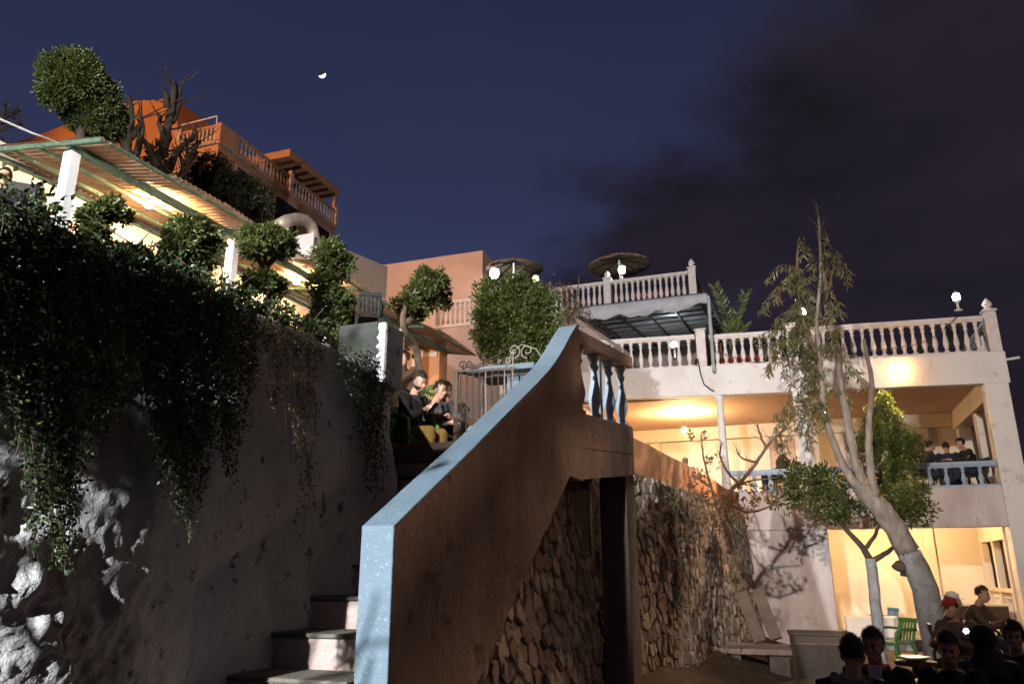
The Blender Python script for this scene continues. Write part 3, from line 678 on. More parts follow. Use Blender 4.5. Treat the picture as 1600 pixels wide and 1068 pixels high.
for i in range(ni + 1):
    for j in range(9): bkm.v.append(wall_pt(tot * i / ni, wall_top(tot * i / ni) * j / 8, .0))
for i in range(ni):
    for j in range(8): a = i * 9 + j; bkm.f.append((a, a + 9, a + 10, a + 1))
bkm.build('mortar_bed', mortar, SW, True)
# terrace fill and plastered parapet on top of it
struct('upper_path', MB().add([(-2.5, 8.45, 2.9), (-2.16, 10.2, 2.9), (-1.66, 16, 2.9), (-1.38, 19.58, 2.9), (-5.2, 19.58, 2.9), (-4.6, 8.45, 2.9),
    (-2.5, 8.45, 0), (-2.16, 10.2, 0), (-1.66, 16, 0), (-1.38, 19.58, 0), (-5.2, 19.58, 0), (-4.6, 8.45, 0)],
    [(0, 1, 2, 3, 4, 5), (0, 6, 7, 1), (1, 7, 8, 2), (2, 8, 9, 3), (3, 9, 10, 4), (4, 10, 11, 5), (5, 11, 6, 0)]), darkcon)
pp = MB(); npp = 22
for i in range(npp + 1):
    s = 5.6 + (tot - 5.75) * i / npp; zz = 3.50 + .02 * noise.noise((s, 0, 0))
    for o_, z in ((.015, 2.9), (.0, zz - .02), (-.03, zz), (-.16, zz), (-.19, zz - .02), (-.2, 2.9)): pp.v.append(wall_pt(s, 3.2, o_).xy.to_3d() + Vector((0, 0, z)))
for i in range(npp):
    for j in range(5): a = i * 6 + j; pp.f.append((a, a + 6, a + 7, a + 1))
pp.f.append((0, 1, 2, 3, 4, 5)); pp.build('plaster_parapet', apric_p, SW, True)
# stones: Voronoi cells over the face, each pulled out into its own block
rg = np.random.default_rng(5); pts = []
cell = {}
def ok_(p, r):
    ci, cj = int(p[0] / .12), int(p[1] / .12)
    for i in range(ci - 2, ci + 3):
        for j in range(cj - 2, cj + 3):
            for q in cell.get((i, j), ()):
                if ((p[0] - q[0]) * .8) ** 2 + (p[1] - q[1]) ** 2 < r * r: return False
    return True
for _ in range(24000):
    s = rg.random() * tot; p = (s, rg.random() * wall_top(s)); r = .095 + .055 * rg.random()
    if ok_(p, r): pts.append(p); cell.setdefault((int(p[0] / .12), int(p[1] / .12)), []).append(p)
pts = np.array(pts)
def clip(poly, m, n):
    r = []
    for i in range(len(poly)):
        a, b = poly[i], poly[(i + 1) % len(poly)]; da = (a - m) @ n; db = (b - m) @ n
        if da <= 0: r.append(a)
        if da * db < 0: r.append(a + (b - a) * da / (da - db))
    return r
for _it in range(2):      # ease the cells towards even, rounder blocks
    new = []
    for i, p in enumerate(pts):
        poly = [np.array(q) for q in ((p[0] - .3, max(p[1] - .3, -.02)), (p[0] + .3, max(p[1] - .3, -.02)), (p[0] + .3, p[1] + .3), (p[0] - .3, p[1] + .3))]
        for q in pts[np.argsort(((pts - p) ** 2).sum(1))[1:14]]: poly = clip(poly, (p + q) / 2, q - p)
        new.append(.4 * p + .6 * sum(poly) / len(poly) if len(poly) > 2 else p)
    pts = np.array(new)
stones = []
for i, p in enumerate(pts):
    zt_ = wall_top(p[0]) + .03
    poly = [np.array(q) for q in ((p[0] - .3, max(p[1] - .3, -.02)), (p[0] + .3, max(p[1] - .3, -.02)), (p[0] + .3, min(p[1] + .3, zt_)), (p[0] - .3, min(p[1] + .3, zt_)))]
    dd_ = ((pts - p) ** 2).sum(1); nbr = np.argsort(dd_)[1:16]
    for q in pts[nbr]: poly = clip(poly, (p + q) / 2, q - p)
    if len(poly) < 3: continue
    c = sum(poly) / len(poly); area = .5 * abs(sum(poly[k][0] * poly[(k + 1) % len(poly)][1] - poly[(k + 1) % len(poly)][0] * poly[k][1] for k in range(len(poly))))
    stones.append((c, poly, area))
def stone_geo(mb, c, poly, r):
    dep = r.uniform(.02, .065); tx, tz = r.uniform(-.15, .15), r.uniform(-.15, .15); n = len(poly); V = []
    for sh, o_ in ((.97, -.03), (.93, dep * .75), (.76, dep)):
        for q in poly:
            w = c + (q - c) * (sh + r.uniform(-.07, .06)); V.append(wall_pt(min(max(w[0], .01), tot), w[1], o_ + ((w[0] - c[0]) * tx + (w[1] - c[1]) * tz if o_ > 0 else 0) + r.uniform(-.008, .008)))
    f = [(k, (k + 1) % n, n + (k + 1) % n, n + k) for k in range(n)] + [(n + k, n + (k + 1) % n, 2 * n + (k + 1) % n, 2 * n + k) for k in range(n)] + [tuple(range(2 * n, 3 * n))]
    return mb.add(V, f)
def seen_size(c, area):
    p = wall_pt(c[0], c[1]); d = p - _C; dep = d.dot(_F); px = 800 + 1200 * d.dot(_R) / dep; py = 534 - 1200 * d.dot(_U) / dep
    if not (720 < px < 1215 and 690 < py < 1090): return 0
    if px < 960 and py < 1068 - (px - 735) * 323 / 165: return 0
    return area / dep ** 2 * (.25 + abs(d.x) / dep)
rank = sorted(stones, key=lambda s_: -seen_size(s_[0], s_[2]))
sr = random.Random(3); rest = {0: MB(), 1: MB(), 2: MB()}
SM = [stone_a, stone_b, stone_c]
for i, (c, poly, area) in enumerate(rank):
    k = sr.choice((0, 0, 1, 1, 2))
    if i < 298: stone_geo(MB(), c, poly, sr).build('stone', SM[k], SW, False)
    else: stone_geo(rest[0], c, poly, sr)
tag(rest[0].build('small_stones', stone_a, SW), kind='stuff')
# ================================================================== LAMPS
def globe_lamp(label, p, mt, group=None, r=.085, h=.26, seg=14):
    o = thing('terrace_lamp', label, 'lamp', p, 0, group)
    b = MB().lathe([(.09, 0), (.09, .03), (.035, .06), (.03, h - .06), (.07, h - .03), (.075, h)], 12); b.build('base', balw, o, True)
    MB().lathe([(r * .55, h), (r * .9, h + r * .5), (r, h + r * 1.1), (r * .8, h + r * 1.9)], seg).build('globe', mt, o, True)
    MB().lathe([(r * .95, h + r * 1.9), (r * .6, h + r * 2.5), (r * .12, h + r * 2.75), (.004, h + r * 3.1)], seg).build('cap', balw, o, True)
    return o
p = onY(1498, 486, FY + .11); globe_lamp('white globe lamp glowing on the roof balustrade near the right hand corner post', p, bulb_white, 'globe lamps on the terraces')
p = onY(1256, 508, FY + .11); globe_lamp('white globe lamp on the pier of the roof balustrade behind the eucalyptus leaves', p, bulb_white, 'globe lamps on the terraces')
p = Vector((-5.6, PY + .1, 12.66)); globe_lamp('white globe lamp on the pink house balustrade beside the right straw parasol', p, bulb_white, 'globe lamps on the terraces', .14)
p = Vector((-11.45, PY + 1.2, 13.3)); globe_lamp('white globe lamp under the left straw parasol on the pink house terrace', p, bulb_white, 'globe lamps on the terraces', .2, .6)
p = Vector((-9.12, PY - .1, 12.75)); globe_lamp('small lime green lamp between the two straw parasols', p, bulb_green, None, .12, .2)
p = onY(1055, 560, 22.4); globe_lamp('bright white lamp on the middle terrace under the grey awning', p, bulb_white, 'globe lamps on the terraces', .13, .35)
def bulb(label, p, mt, r=.06, hang=.25, group=None):
    o = thing('hanging_bulb', label, 'lamp', p, 0, group)
    MB().ball((0, 0, 0), r, 14, 10).build('bulb', mt, o, True)
    MB().lathe([(.028, r * .9), (.03, r * .9 + .05), (.012, r * .9 + .07)], 8).build('socket', black_pl, o)
    MB().tube([(0, 0, r * .9 + .06), (0, 0, r + hang)], .006, 5).build('flex', black_pl, o)
    return o
bulb('bare warm bulb hanging under the near half of the tin canopy', onX(232, 320, -8.4), bulb_warm, .05, .10, 'bulbs under the tin canopy')
bulb('bare warm bulb hanging under the far half of the tin canopy', onX(463, 440, -8.4), bulb_warm, .05, .10, 'bulbs under the tin canopy')
bulb('bare warm bulb hanging from the gallery ceiling left of the round column', (-2.75, 21.6, 5.45), bulb_porch, .065, .42)
bulb('bare warm bulb hanging out of sight in the lower room', (2.3, 21.0, 2.82), bulb_porch, .055, .28)
o = thing('wall_lamp', 'orange bulkhead lamp on the beam above the gallery', 'lamp', onY(1403, 580, FY - .02))
MB().lathe([(.10, 0), (.10, .04), (.08, .05)], 16).build('base', iron, o).rotation_euler = (PI / 2, 0, 0)
MB().ball((0, -.11, 0), (.10, .09, .10), 16, 10).build('glass', bulb_wall, o, True)
lamp('wall_lamp_beam', 'SPOT', o.location + Vector((0, -.30, 0)), 3000, (1.0, .62, .36), .06, (-1.6, 8, 2.0), math.radians(80), .4)

# ================================================================== FURNITURE
def plastic_chair(label, loc, rz, m, group=None):
    o = thing('plastic_chair', label, 'chair', loc, rz, group)
    s = MB(); s.prism([(-.22, -.20), (.22, -.20), (.25, .22), (-.25, .22)], 2, .40, .43); s.prism([(-.23, .2), (.23, .2), (.23, .235), (-.23, .235)], 2, .37, .43); s.build('seat', m, o, bevel=.012)
    b = MB()
    for x0, x1 in ((-.22, -.16), (.16, .22)): b.add([(x0, -.20, .42), (x1, -.20, .42), (x1, -.32, .80), (x0, -.32, .80), (x0, -.23, .42), (x1, -.23, .42), (x1, -.35, .80), (x0, -.35, .80)], [(0, 1, 2, 3), (7, 6, 5, 4), (0, 4, 5, 1), (1, 5, 6, 2), (2, 6, 7, 3), (3, 7, 4, 0)])
    for k in range(4):
        x0 = -.13 + .075 * k; b.add([(x0, -.205, .45), (x0 + .045, -.205, .45), (x0 + .045, -.315, .77), (x0, -.315, .77), (x0, -.225, .45), (x0 + .045, -.225, .45), (x0 + .045, -.335, .77), (x0, -.335, .77)], [(0, 1, 2, 3), (7, 6, 5, 4), (0, 4, 5, 1), (1, 5, 6, 2), (2, 6, 7, 3), (3, 7, 4, 0)])
    b.box((-.22, -.35, .76), (.22, -.30, .84)); b.build('backrest', m, o, bevel=.01)
    for sx in (-1, 1):
        for sy, yy in ((-1, -.27), (1, .25)):
            MB().add([(sx * .20 - .03, sy * .18 - .02, .40), (sx * .20 + .03, sy * .18 - .02, .40), (sx * .20 + .03, sy * .18 + .02, .40), (sx * .20 - .03, sy * .18 + .02, .40),
                      (sx * .26 - .022, yy - .016, 0), (sx * .26 + .022, yy - .016, 0), (sx * .26 + .022, yy + .016, 0), (sx * .26 - .022, yy + .016, 0)],
                     [(3, 2, 1, 0), (4, 5, 6, 7), (0, 1, 5, 4), (1, 2, 6, 5), (2, 3, 7, 6), (3, 0, 4, 7)]).build('leg', m, o, bevel=.006)
        MB().tube([(sx * .23, -.29, .64), (sx * .26, -.1, .66), (sx * .265, .12, .655), (sx * .262, .21, .60), (sx * .25, .22, .42)], [.02, .024, .026, .022, .02], 8).build('armrest', m, o, True)
    return o
def table(label, loc, rz, w, d, h, m, cat='table', cloth=None, group=None, panel=False, apron=True):
    o = thing('table', label, cat, loc, rz, group)
    MB().box((-w / 2, -d / 2, h - .04), (w / 2, d / 2, h)).build('tabletop', cloth or m, o, bevel=.008)
    for sx in (-1, 1):
        for sy in (-1, 1): MB().box((sx * (w / 2 - .06) - .03, sy * (d / 2 - .06) - .03, 0), (sx * (w / 2 - .06) + .03, sy * (d / 2 - .06) + .03, h - .041)).build('leg', m, o)
    if apron: MB().box((-w / 2 + .08, -d / 2 + .03, h - .16), (w / 2 - .08, -d / 2 + .05, h - .042)).build('apron', m, o)
    if panel: MB().box((-w / 2 + .09, -d / 2 + .06, .08), (w / 2 - .09, -d / 2 + .085, h - .17)).build('front_panel', woodd, o)
    return o
p = onZ(1279, 986, .75); table('dark wooden serving table with closed front against the lower wall', (p.x, p.y, 0), .05, .95, .7, .75, wood, panel=True)
BX = thing('concrete_bench', 'low concrete bench beside the stone wall under the leaning boards', 'bench', (-.95, 14.6, 0), .08)
MB().box((-.62, -.45, .36), (.62, .75, .45)).build('seat', brown_p, BX, bevel=.015)
MB().box((-.56, -.38, 0), (-.2, .7, .357)).build('support', darkcon, BX); MB().box((.25, -.38, 0), (.56, .7, .357)).build('support', darkcon, BX)
for (a, b, lab) in (((1188, 1002), (1158, 925), 'pale board leaning on the stone wall, left one of two above the bench'), ((1213, 998), (1183, 920), 'pale board leaning on the stone wall, right one nearest the lower house wall')):
    lo = onY(*a, 15.0); hi = onY(*b, 15.45); lo.z = max(lo.z, .47)
    o = MB().bar(lo, hi, .21, .07, (0, -1, .3)).build('leaning_board', woodl, None, bevel=.006); tag(o, lab, 'board', 'boards leaning on the stone wall')
plastic_chair('empty green plastic chair in front of the lit lower room', onZ(1405, 1040, 0).xy.to_3d(), 2.2, dgreen_pl)
q = onZ(1382, 1006, .02); plastic_chair('blue plastic chair behind the slender forked tree trunk', (q.x, q.y, .0), 2.0, blue_pl)
# low front table with a dish and a phone torch
RT = thing('round_table', 'dark round cafe table among the seated guests in the court', 'table', (1.25, 8.3, 0))
MB().lathe([(.45, .70), (.46, .72), (.45, .735)], 28).build('tabletop', black_pl, RT, True); MB().tube([(0, 0, .03), (0, 0, .70)], .035, 10).build('leg', black_pl, RT); MB().lathe([(.24, 0), (.22, .02), (.04, .05)], 16).build('base', black_pl, RT)
q = onZ(1430, 1030, .80); SB = thing('side_table', 'small wooden stand holding a white dish by the leaning tree trunk', 'table', (q.x, q.y, 0))
MB().lathe([(.20, .75), (.205, .775), (.20, .79)], 20).build('tabletop', wood, SB); MB().tube([(0, 0, 0), (0, 0, .75)], .04, 8).build('leg', wood, SB)
o = MB().lathe([(.06, 0), (.10, .012), (.15, .035), (.155, .042), (.10, .02), (.002, .012)], 22, (q.x, q.y, .792)).build('dish', white_g, None, True); tag(o, 'shallow white dish on the small stand beside the leaning tree', 'dish')
q = onY(1509, 988, 9.3); o = MB().box((-.04, -.006, -.075), (.04, .006, .075)).build('phone', black_pl, None, bevel=.004, loc=q); tag(o, 'mobile phone with its white torch lit held up among the guests in the court', 'phone'); o.rotation_euler = (.1, .1, .2)
f = MB().ball((.0, -.010, .02), (.022, .006, .022), 10, 8).build('torch', bulb_phone, o, True)
# lower room table
LT = thing('table', 'table with dark red cloth under the window of the lower room', 'table', (3.55, 20.6, .24))
MB().box((-.55, -.4, .70), (.55, .4, .74)).build('tabletop', cream_p, LT, bevel=.01); MB().box((-.54, -.41, .40), (.54, -.395, .70)).build('cloth_skirt', brown_c, LT)
for sx in (-1, 1):
    for sy in (-1, 1): MB().box((sx * .48 - .03, sy * .33 - .03, 0), (sx * .48 + .03, sy * .33 + .03, .699)).build('leg', wood, LT)
MB().box((.80, 20.2, .24), (1.9, 20.75, .68)).build('masonry_bench', cream_p, H, bevel=.02)
# terraces: red chairs, straw parasols, a dark chair silhouette on the upper terrace
rc = plastic_chair('red plastic chair on the pink house terrace between the lamp and the corner post', (-4.9, PY + .9, 11.53), 2.8, red_pl, 'red chairs on the pink house terrace')
for i, (x, y, r, l) in enumerate(((-4.3, PY + .8, 3.3, 'red plastic chair on the pink house terrace, nearest the corner post'), (-5.35, PY + 1.3, .4, 'red plastic chair on the pink house terrace, nearest the parasol pole'))): copy_tree(rc, (x, y, 11.53), r, l)
rc2 = copy_tree(rc, (-1.2, 20.6, 6.44), 3.0, 'red plastic chair behind the roof balustrade beside the awning post'); rc2['group'] = 'red chairs on the porch roof'
copy_tree(rc2, (-.6, 20.8, 6.44), 3.4, 'red plastic chair behind the roof balustrade, second from the awning post')
copy_tree(rc2, (1.3, 20.7, 6.44), 2.9, 'red plastic chair behind the roof balustrade, right of the balustrade pier')
bc = plastic_chair('small dark slatted chair standing at the far edge of the upper terrace above the pier', (lambda q: (q.x, q.y, 3.95))(onZ(574, 510, 4.1)), .6, black_pl); bc.scale = (.55, .55, .55)
def parasol(label, p, R_, tilt):
    o = thing('straw_parasol', label, 'parasol', p, 0, 'straw parasols on the pink house terrace')
    MB().tube([(0, 0, 0), (0, 0, 2.75)], .05, 10).build('pole', postw, o)
    c = MB(); n = 40; rr = random.Random(R_)
    for k in range(n):
        g = 2 * PI * k / n; e = R_ * (1 + rr.uniform(-.03, .03)); c.v += [(math.cos(g) * .05, math.sin(g) * .05, 2.78), (math.cos(g) * R_ * .55, math.sin(g) * R_ * .55, 2.66), (math.cos(g) * e, math.sin(g) * e, 2.46 + rr.uniform(-.03, .03))]
    for k in range(n): a = 3 * k; b = 3 * ((k + 1) % n); c.f += [(a, a + 1, b + 1, b), (a + 1, a + 2, b + 2, b + 1)]
    co = c.build('canopy', thatch, o, True); s = co.modifiers.new('t', 'SOLIDIFY'); s.thickness = .05
    for k in range(8): g = 2 * PI * k / 8 + .2; MB().bar((0, 0, 2.70), (math.cos(g) * R_ * .93, math.sin(g) * R_ * .93, 2.40), .035, .035).build('rib', woodd, o)
    MB().bar((.0, 0, 2.2), (.45, .1, 2.55), .04, .04).build('brace', woodl, o)
    o.rotation_euler = tilt; return o
parasol('left straw parasol on the pink house terrace, lit from below by a lamp', (-10.85, PY + 2.0, 11.53), 1.30, (.03, .02, .0)).scale = (1, 1, 1.22)
parasol('right straw parasol on the pink house terrace, darker and beside a globe lamp', (-5.95, PY + 1.8, 11.53), 1.30, (-.03, -.02, .8))

# ================================================================== GATE at the stair head
G = thing('iron_gate', 'wrought iron gate with scrolls standing open at the head of the stairs', 'gate')
gy = 8.3
def gp(px, py): return onY(px, py, gy)
gl, gr = gp(714, 580), gp(806, 576)
MB().bar((gl.x, gy, 2.69), (gl.x, gy, gl.z), .045, .045).build('gate_post', iron, G); MB().bar((gl.x + .22, gy + .25, 2.69), (gl.x + .22, gy + .25, gl.z - .03), .06, .06).build('gate_post', iron, G)
MB().bar((gl.x, gy, 2.80), (gr.x, gy, 2.80), .03, .03).build('bottom_rail', iron, G)
fr = MB().bar(gl, gr, .03, .03).bar(gl, (gl.x + .22, gy + .25, gl.z - .03), .03, .03).bar((gl.x + .22, gy + .25, gl.z - .03), (gr.x + .1, gy + .5, gl.z + .02), .03, .03)
fr.build('gate_frame', iron, G)
for k in range(9):
    t = (k + .7) / 9.4; x = gl.x + (gr.x - gl.x) * t
    MB().tube([(x, gy, 2.8)] + [(x + .006 * math.sin(j * 1.6), gy, 2.8 + (gl.z - 2.8) * j / 8) for j in range(1, 8)] + [(x, gy, gl.z)], .008, 6).build('gate_bar', ironw if k in (4, 7) else iron, G)
def scroll(c, r, a0, turns, s=1, n=22):
    return [(c[0] + s * r * (1 - .8 * i / n) * math.cos(a0 + turns * 2 * PI * i / n), gy, c[1] + r * (1 - .8 * i / n) * math.sin(a0 + turns * 2 * PI * i / n)) for i in range(n + 1)]
for (px, py, r, a0, tn, s, mm_) in ((722, 570, .06, -PI / 2, 1.4, 1, iron), (734, 568, .05, PI, 1.4, -1, iron), (728, 640, .05, 0, 1.5, 1, iron), (752, 632, .05, 0, 1.5, -1, iron), (803, 548, .09, -PI / 2, 1.2, 1, ironw), (824, 548, .09, -PI / 2, 1.2, -1, ironw), (795, 563, .05, 0, 1.3, 1, ironw)):
    c = gp(px, py); MB().tube(scroll((c.x, c.z), r, a0, tn, s), .009, 6).build('scroll', mm_, G, True)
for P in (((722, 575), (742, 572), (765, 562), (800, 540)), ((735, 577), (760, 570), (785, 555)), ((790, 574), (800, 550), (815, 538), (838, 545), (850, 565)), ((800, 630), (801, 590), (802, 545))):
    MB().tube([gp(*q) for q in P], .008, 6).build('scroll_bar', iron if P[0][0] < 760 else ironw, G, True)
BT = thing('concrete_table', 'pale blue painted concrete table standing behind the iron gate', 'table', (0, 0, 0))
a = onY(745, 580, 9.6); b = onY(845, 576, 9.6)
MB().box((a.x, 9.3, a.z - .10), (b.x, 10.1, a.z - .02)).build('tabletop', blue_p, BT, bevel=.012); MB().box((a.x + .45, 9.6, 2.69), (a.x + .62, 9.9, a.z - .102)).build('leg', blue_p, BT); MB().box((b.x - .3, 9.6, 2.69), (b.x - .1, 9.9, a.z - .102)).build('leg', blue_p, BT)

# ================================================================== PLANTS
def lobe(px, py, rx, ry, x=None, y=None, dz=.9):
    p = onX(px, py, x) if x is not None else onY(px, py, y); d = (p - _C).dot(_F) / 1200
    return (tuple(p), (rx * d, rx * d * dz, ry * d))
def shrub(label, lobes, stems, x, nc, per, seed, m, ll=.045, lw=.024, cr=.055,  cat='shrub', name='clipped_shrub', group=None, bm=barkd, y=None, r0=.03, **kw):
    L_ = [lobe(q[0], q[1] + (5 if x == -4.2 else 0), max(6, q[2] - (8 if x == -4.2 else 0)), max(6, q[3] - (7 if x == -4.2 else 0)), x=x, y=y) for q in lobes]
    o = thing(name, label, cat, (0, 0, 0), 0, group)
    cr_, C = crown('crown', L_, int(nc * 1.7), per, cr * .85, ll * .74, lw * .76, m, o, seed, **kw)
    t = MB(); roots = []
    for st in stems:
        P = limb(t, [onX(*q, x) if x is not None else onY(*q, y) for q in st], r0, r0 * .5, 7, .004, seed); roots += P[len(P) // 2:]
    t.build('trunk', bm, o, True)
    tw = MB(); rr = random.Random(seed)
    tips = [C[rr.randrange(len(C))] for _ in range(min(46, len(C)))]
    for tp_ in tips:
        tp_ = Vector(tp_); s = min(roots, key=lambda q: (q - tp_).length); md = (s + tp_) / 2 + Vector((rr.uniform(-1, 1), rr.uniform(-1, 1), rr.uniform(0, 1))) * (tp_ - s).length * .12
        limb(tw, [s, md, tp_], r0 * .35, r0 * .1, 4, 0, 1, 2)
    tw.build('branches', bm, o)
    return o
GS = 'clipped shrubs along the top of the retaining wall'
shrub('small open shrub nearest the white canopy post on the wall top', [(165, 326, 34, 18), (180, 312, 20, 12), (140, 335, 22, 16), (195, 335, 18, 14), (150, 358, 30, 12)], [[(150, 395), (153, 365), (160, 335), (168, 318)], [(153, 370), (140, 345)], [(156, 355), (185, 325)]], -4.2, 120, 15, 1, leaf_g, .05, .028, .04, group=GS, inner=.5, r0=.022)
shrub('wide rounded shrub second along the wall top under the near bulb', [(300, 355, 42, 22), (320, 378, 30, 26), (280, 385, 34, 24), (305, 405, 36, 22), (270, 360, 18, 16)], [[(300, 450), (298, 410), (303, 380), (300, 360)], [(298, 420), (275, 390)], [(300, 410), (330, 380)]], -4.2, 230, 17, 2, leaf_g, .05, .028, .05, group=GS)
shrub('flat topped shrub on forked stems third along the wall top', [(418, 370, 48, 22), (395, 385, 26, 18), (445, 385, 22, 20), (408, 432, 30, 20), (432, 445, 20, 24), (395, 440, 22, 16)], [[(420, 480), (418, 440), (412, 415), (420, 385)], [(415, 420), (395, 395)], [(416, 415), (445, 390)]], -4.2, 240, 17, 3, leaf_g, .052, .028, .05, group=GS)
shrub('tall columnar shrub last along the wall top beside the pier', [(515, 388, 32, 22), (525, 412, 34, 24), (508, 438, 32, 24), (520, 468, 38, 26), (512, 498, 36, 26), (540, 505, 24, 22), (546, 402, 12, 9)], [[(515, 540), (512, 490), (516, 440), (515, 390)]], -4.2, 330, 17, 4, leaf_g, .054, .03, .055, group=GS)
sp = shrub('small leaning tree with a forked trunk behind the pier at the stair head', [(672, 432, 34, 22), (690, 452, 18, 26), (655, 448, 28, 20), (632, 470, 26, 16), (645, 484, 30, 12), (698, 472, 9, 14), (668, 468, 24, 18)], [[(660, 600), (655, 572), (649, 541), (635, 521), (629, 504), (633, 478), (645, 460)], [(632, 505), (657, 486), (670, 471), (685, 450)]], -4.2, 260, 16, 5, leaf_g, .062, .034, .07, cat='tree', name='leaning_tree', bm=bark, r0=.055)
shrub('round glossy tree behind the iron gate in front of the pink wall', [(805, 484, 58, 44), (788, 515, 44, 38), (842, 500, 28, 46), (768, 470, 28, 34), (828, 545, 40, 34), (802, 450, 34, 16), (850, 545, 24, 30), (780, 540, 30, 25)], [[(786, 640), (784, 612), (776, 575), (768, 545), (765, 520), (775, 480)], [(778, 585), (795, 545), (815, 500)]], None, 700, 17, 6, leaf_g, .085, .044, .11, cat='tree', name='round_tree', bm=bark, y=11.0, r0=.05)
shrub('tall lollipop tree with a lopsided clipped crown above the near end of the canopy', [(113, 122, 47, 36), (96, 134, 34, 30), (146, 155, 40, 38), (134, 182, 32, 24), (168, 185, 26, 32), (174, 204, 17, 16), (84, 146, 22, 20), (124, 102, 30, 19), (156, 206, 20, 11)], [[(118, 260), (122, 232), (127, 205), (130, 185), (125, 150)]], -11.0, 1150, 17, 7, leaf_g, .085, .045, .11, cat='tree', name='topiary_tree', bm=barkd, r0=.10, inner=.3, rough=.08)
for i, (lb_, lab) in enumerate((([(330, 268, 30, 26), (312, 292, 30, 26), (345, 300, 34, 30)], 'dark round evergreen tree below the corner of the orange house'), ([(385, 308, 42, 30), (408, 322, 18, 28), (355, 322, 36, 24)], 'dark broad evergreen tree below the orange house balcony'))):
    shrub(lab, lb_, [[(lb_[0][0], 380), (lb_[0][0], 300)]], -15.0, 420, 15, 20 + i, leaf_k, .12, .06, .16, cat='tree', name='evergreen_tree', group='evergreen trees below the orange house', r0=.12)
def bare_tree(label, limbs, x, r0, seed, name='pruned_tree', ivy=None, bm=barkd, y=None, fine=30, grp=None):
    o = thing(name, label, 'tree', (0, 0, 0), 0, grp); t = MB(); R0 = []
    f = (lambda q: onX(*q, x)) if x is not None else (lambda q: onY(*q, y))
    for i, l in enumerate(limbs):
        P = limb(t, [f(q) for q in l], r0 * (1 if i == 0 else .6), r0 * (.45 if i == 0 else .22), 7, r0 * .25, seed + i); R0 += P[2:]
    t.build('trunk', bm, o, True); w = MB(); rr = random.Random(seed)
    for k in range(fine):
        s = R0[rr.randrange(len(R0))]; L_ = r0 * rr.uniform(2, 6); d = Vector((rr.uniform(-1, 1), rr.uniform(-1, 1), rr.uniform(.1, 1.2))).normalized()
        m_ = s + d * L_ * .5 + Vector((rr.uniform(-1, 1), 0, rr.uniform(-.3, 1))) * L_ * .12; e = m_ + (d + Vector((rr.uniform(-.5, .5), 0, .3))).normalized() * L_ * .5
        w.tube([s, m_, e], [r0 * .14, r0 * .1, r0 * .05], 4)
    if fine: tag(w.build('twigs', bm, o), kind='stuff')
    if ivy: crown('ivy', [lobe(*q, x=x, y=y) for q in ivy], 240, 8, .1, .09, .06, leaf_k, o, seed)
    return o
bare_tree('dark pruned tree with bare stubs and ivy beside the lollipop tree', [[(222, 330), (213, 290), (205, 255), (197, 225), (204, 195), (200, 152)], [(206, 245), (196, 210), (190, 190)], [(210, 250), (222, 205), (216, 180)], [(204, 215), (222, 185)]], -14, .16, 31, ivy=[(218, 300, 16, 26), (208, 262, 12, 18)], grp='bare pruned trees in front of the orange house')
bare_tree('dark pruned tree with one tall bare limb against the orange house', [[(252, 330), (250, 285), (248, 250), (262, 215), (266, 178), (271, 128)], [(249, 262), (232, 232), (214, 212)], [(258, 232), (250, 200), (252, 180)], [(262, 270), (278, 235), (300, 215), (306, 195)], [(268, 190), (280, 150), (279, 132)], [(262, 168), (255, 140)]], -14, .17, 32, ivy=[(250, 290, 20, 26), (246, 245, 18, 20), (268, 290, 20, 20)], grp='bare pruned trees in front of the orange house')
bare_tree('dark pruned tree with short forked limbs right of the tall bare one', [[(280, 330), (278, 295), (290, 262), (302, 238), (312, 222)], [(288, 262), (276, 235)], [(296, 250), (310, 238)], [(292, 258), (290, 225)]], -14, .13, 33, ivy=[(278, 300, 16, 16)], grp='bare pruned trees in front of the orange house')
bare_tree('far bare tree with fine twigs at the left behind the cable', [[(-40, 300), (-25, 240), (-12, 205), (5, 185), (30, 172)], [(-20, 225), (10, 200), (35, 195)], [(-15, 215), (0, 190), (8, 165)], [(-22, 235), (12, 225), (45, 228)]], -16, .09, 34, name='bare_tree', fine=60)

# low hedge on the wall top, ground cover on the bank, hanging creepers down the wall
def hedge(label, lobes, x, nc, per, seed, **kw):
    o = thing('low_hedge', label, 'hedge'); crown('foliage', [lobe(q[0], q[1] + 22, q[2], q[3], x=x) for q in lobes], nc, per, .045, .03, .018, leaf_d, o, seed, **kw)
    t = MB(); rr = random.Random(seed)
    for q in lobes:
        a = onX(q[0], q[1] + q[3] + 20, x)
        for k in range(2): t.tube([a, a + Vector((rr.uniform(-.1, .1), rr.uniform(-.1, .1), .12)), a + Vector((rr.uniform(-.2, .2), rr.uniform(-.2, .2), .26))], [.005, .004, .002], 5)
    t.build('stems', barkd, o); return o
hedge('low dense hedge on the wall top beneath the small open shrub', [(140, 382, 40, 26), (190, 384, 40, 20), (230, 396, 40, 20), (110, 408, 40, 26), (160, 408, 60, 24), (280, 418, 36, 18), (215, 425, 60, 24)], -2.9, 520, 12, 41)
hedge('low dark hedge on the wall top between the wide shrub and the columnar shrub', [(330, 438, 44, 20), (375, 455, 40, 20), (420, 475, 40, 20), (465, 495, 40, 20), (505, 520, 36, 18), (545, 530, 26, 20)], -3.0, 420, 12, 42)
o, _c = crown('ground_cover', [((-3.2 - .25 * (k % 4), 1.2 + .22 * k, 3.2 + .12 * (k % 4)), (.35, .3, .08)) for k in range(17)], 460, 10, .07, .035, .02, leaf_d, None, 44); tag(o, kind='stuff')
def interp(px, tab):
    for (a, b), (c, d) in zip(tab[:-1], tab[1:]):
        if a <= px <= c: return b + (d - b) * (px - a) / (c - a)
    return tab[-1][1]
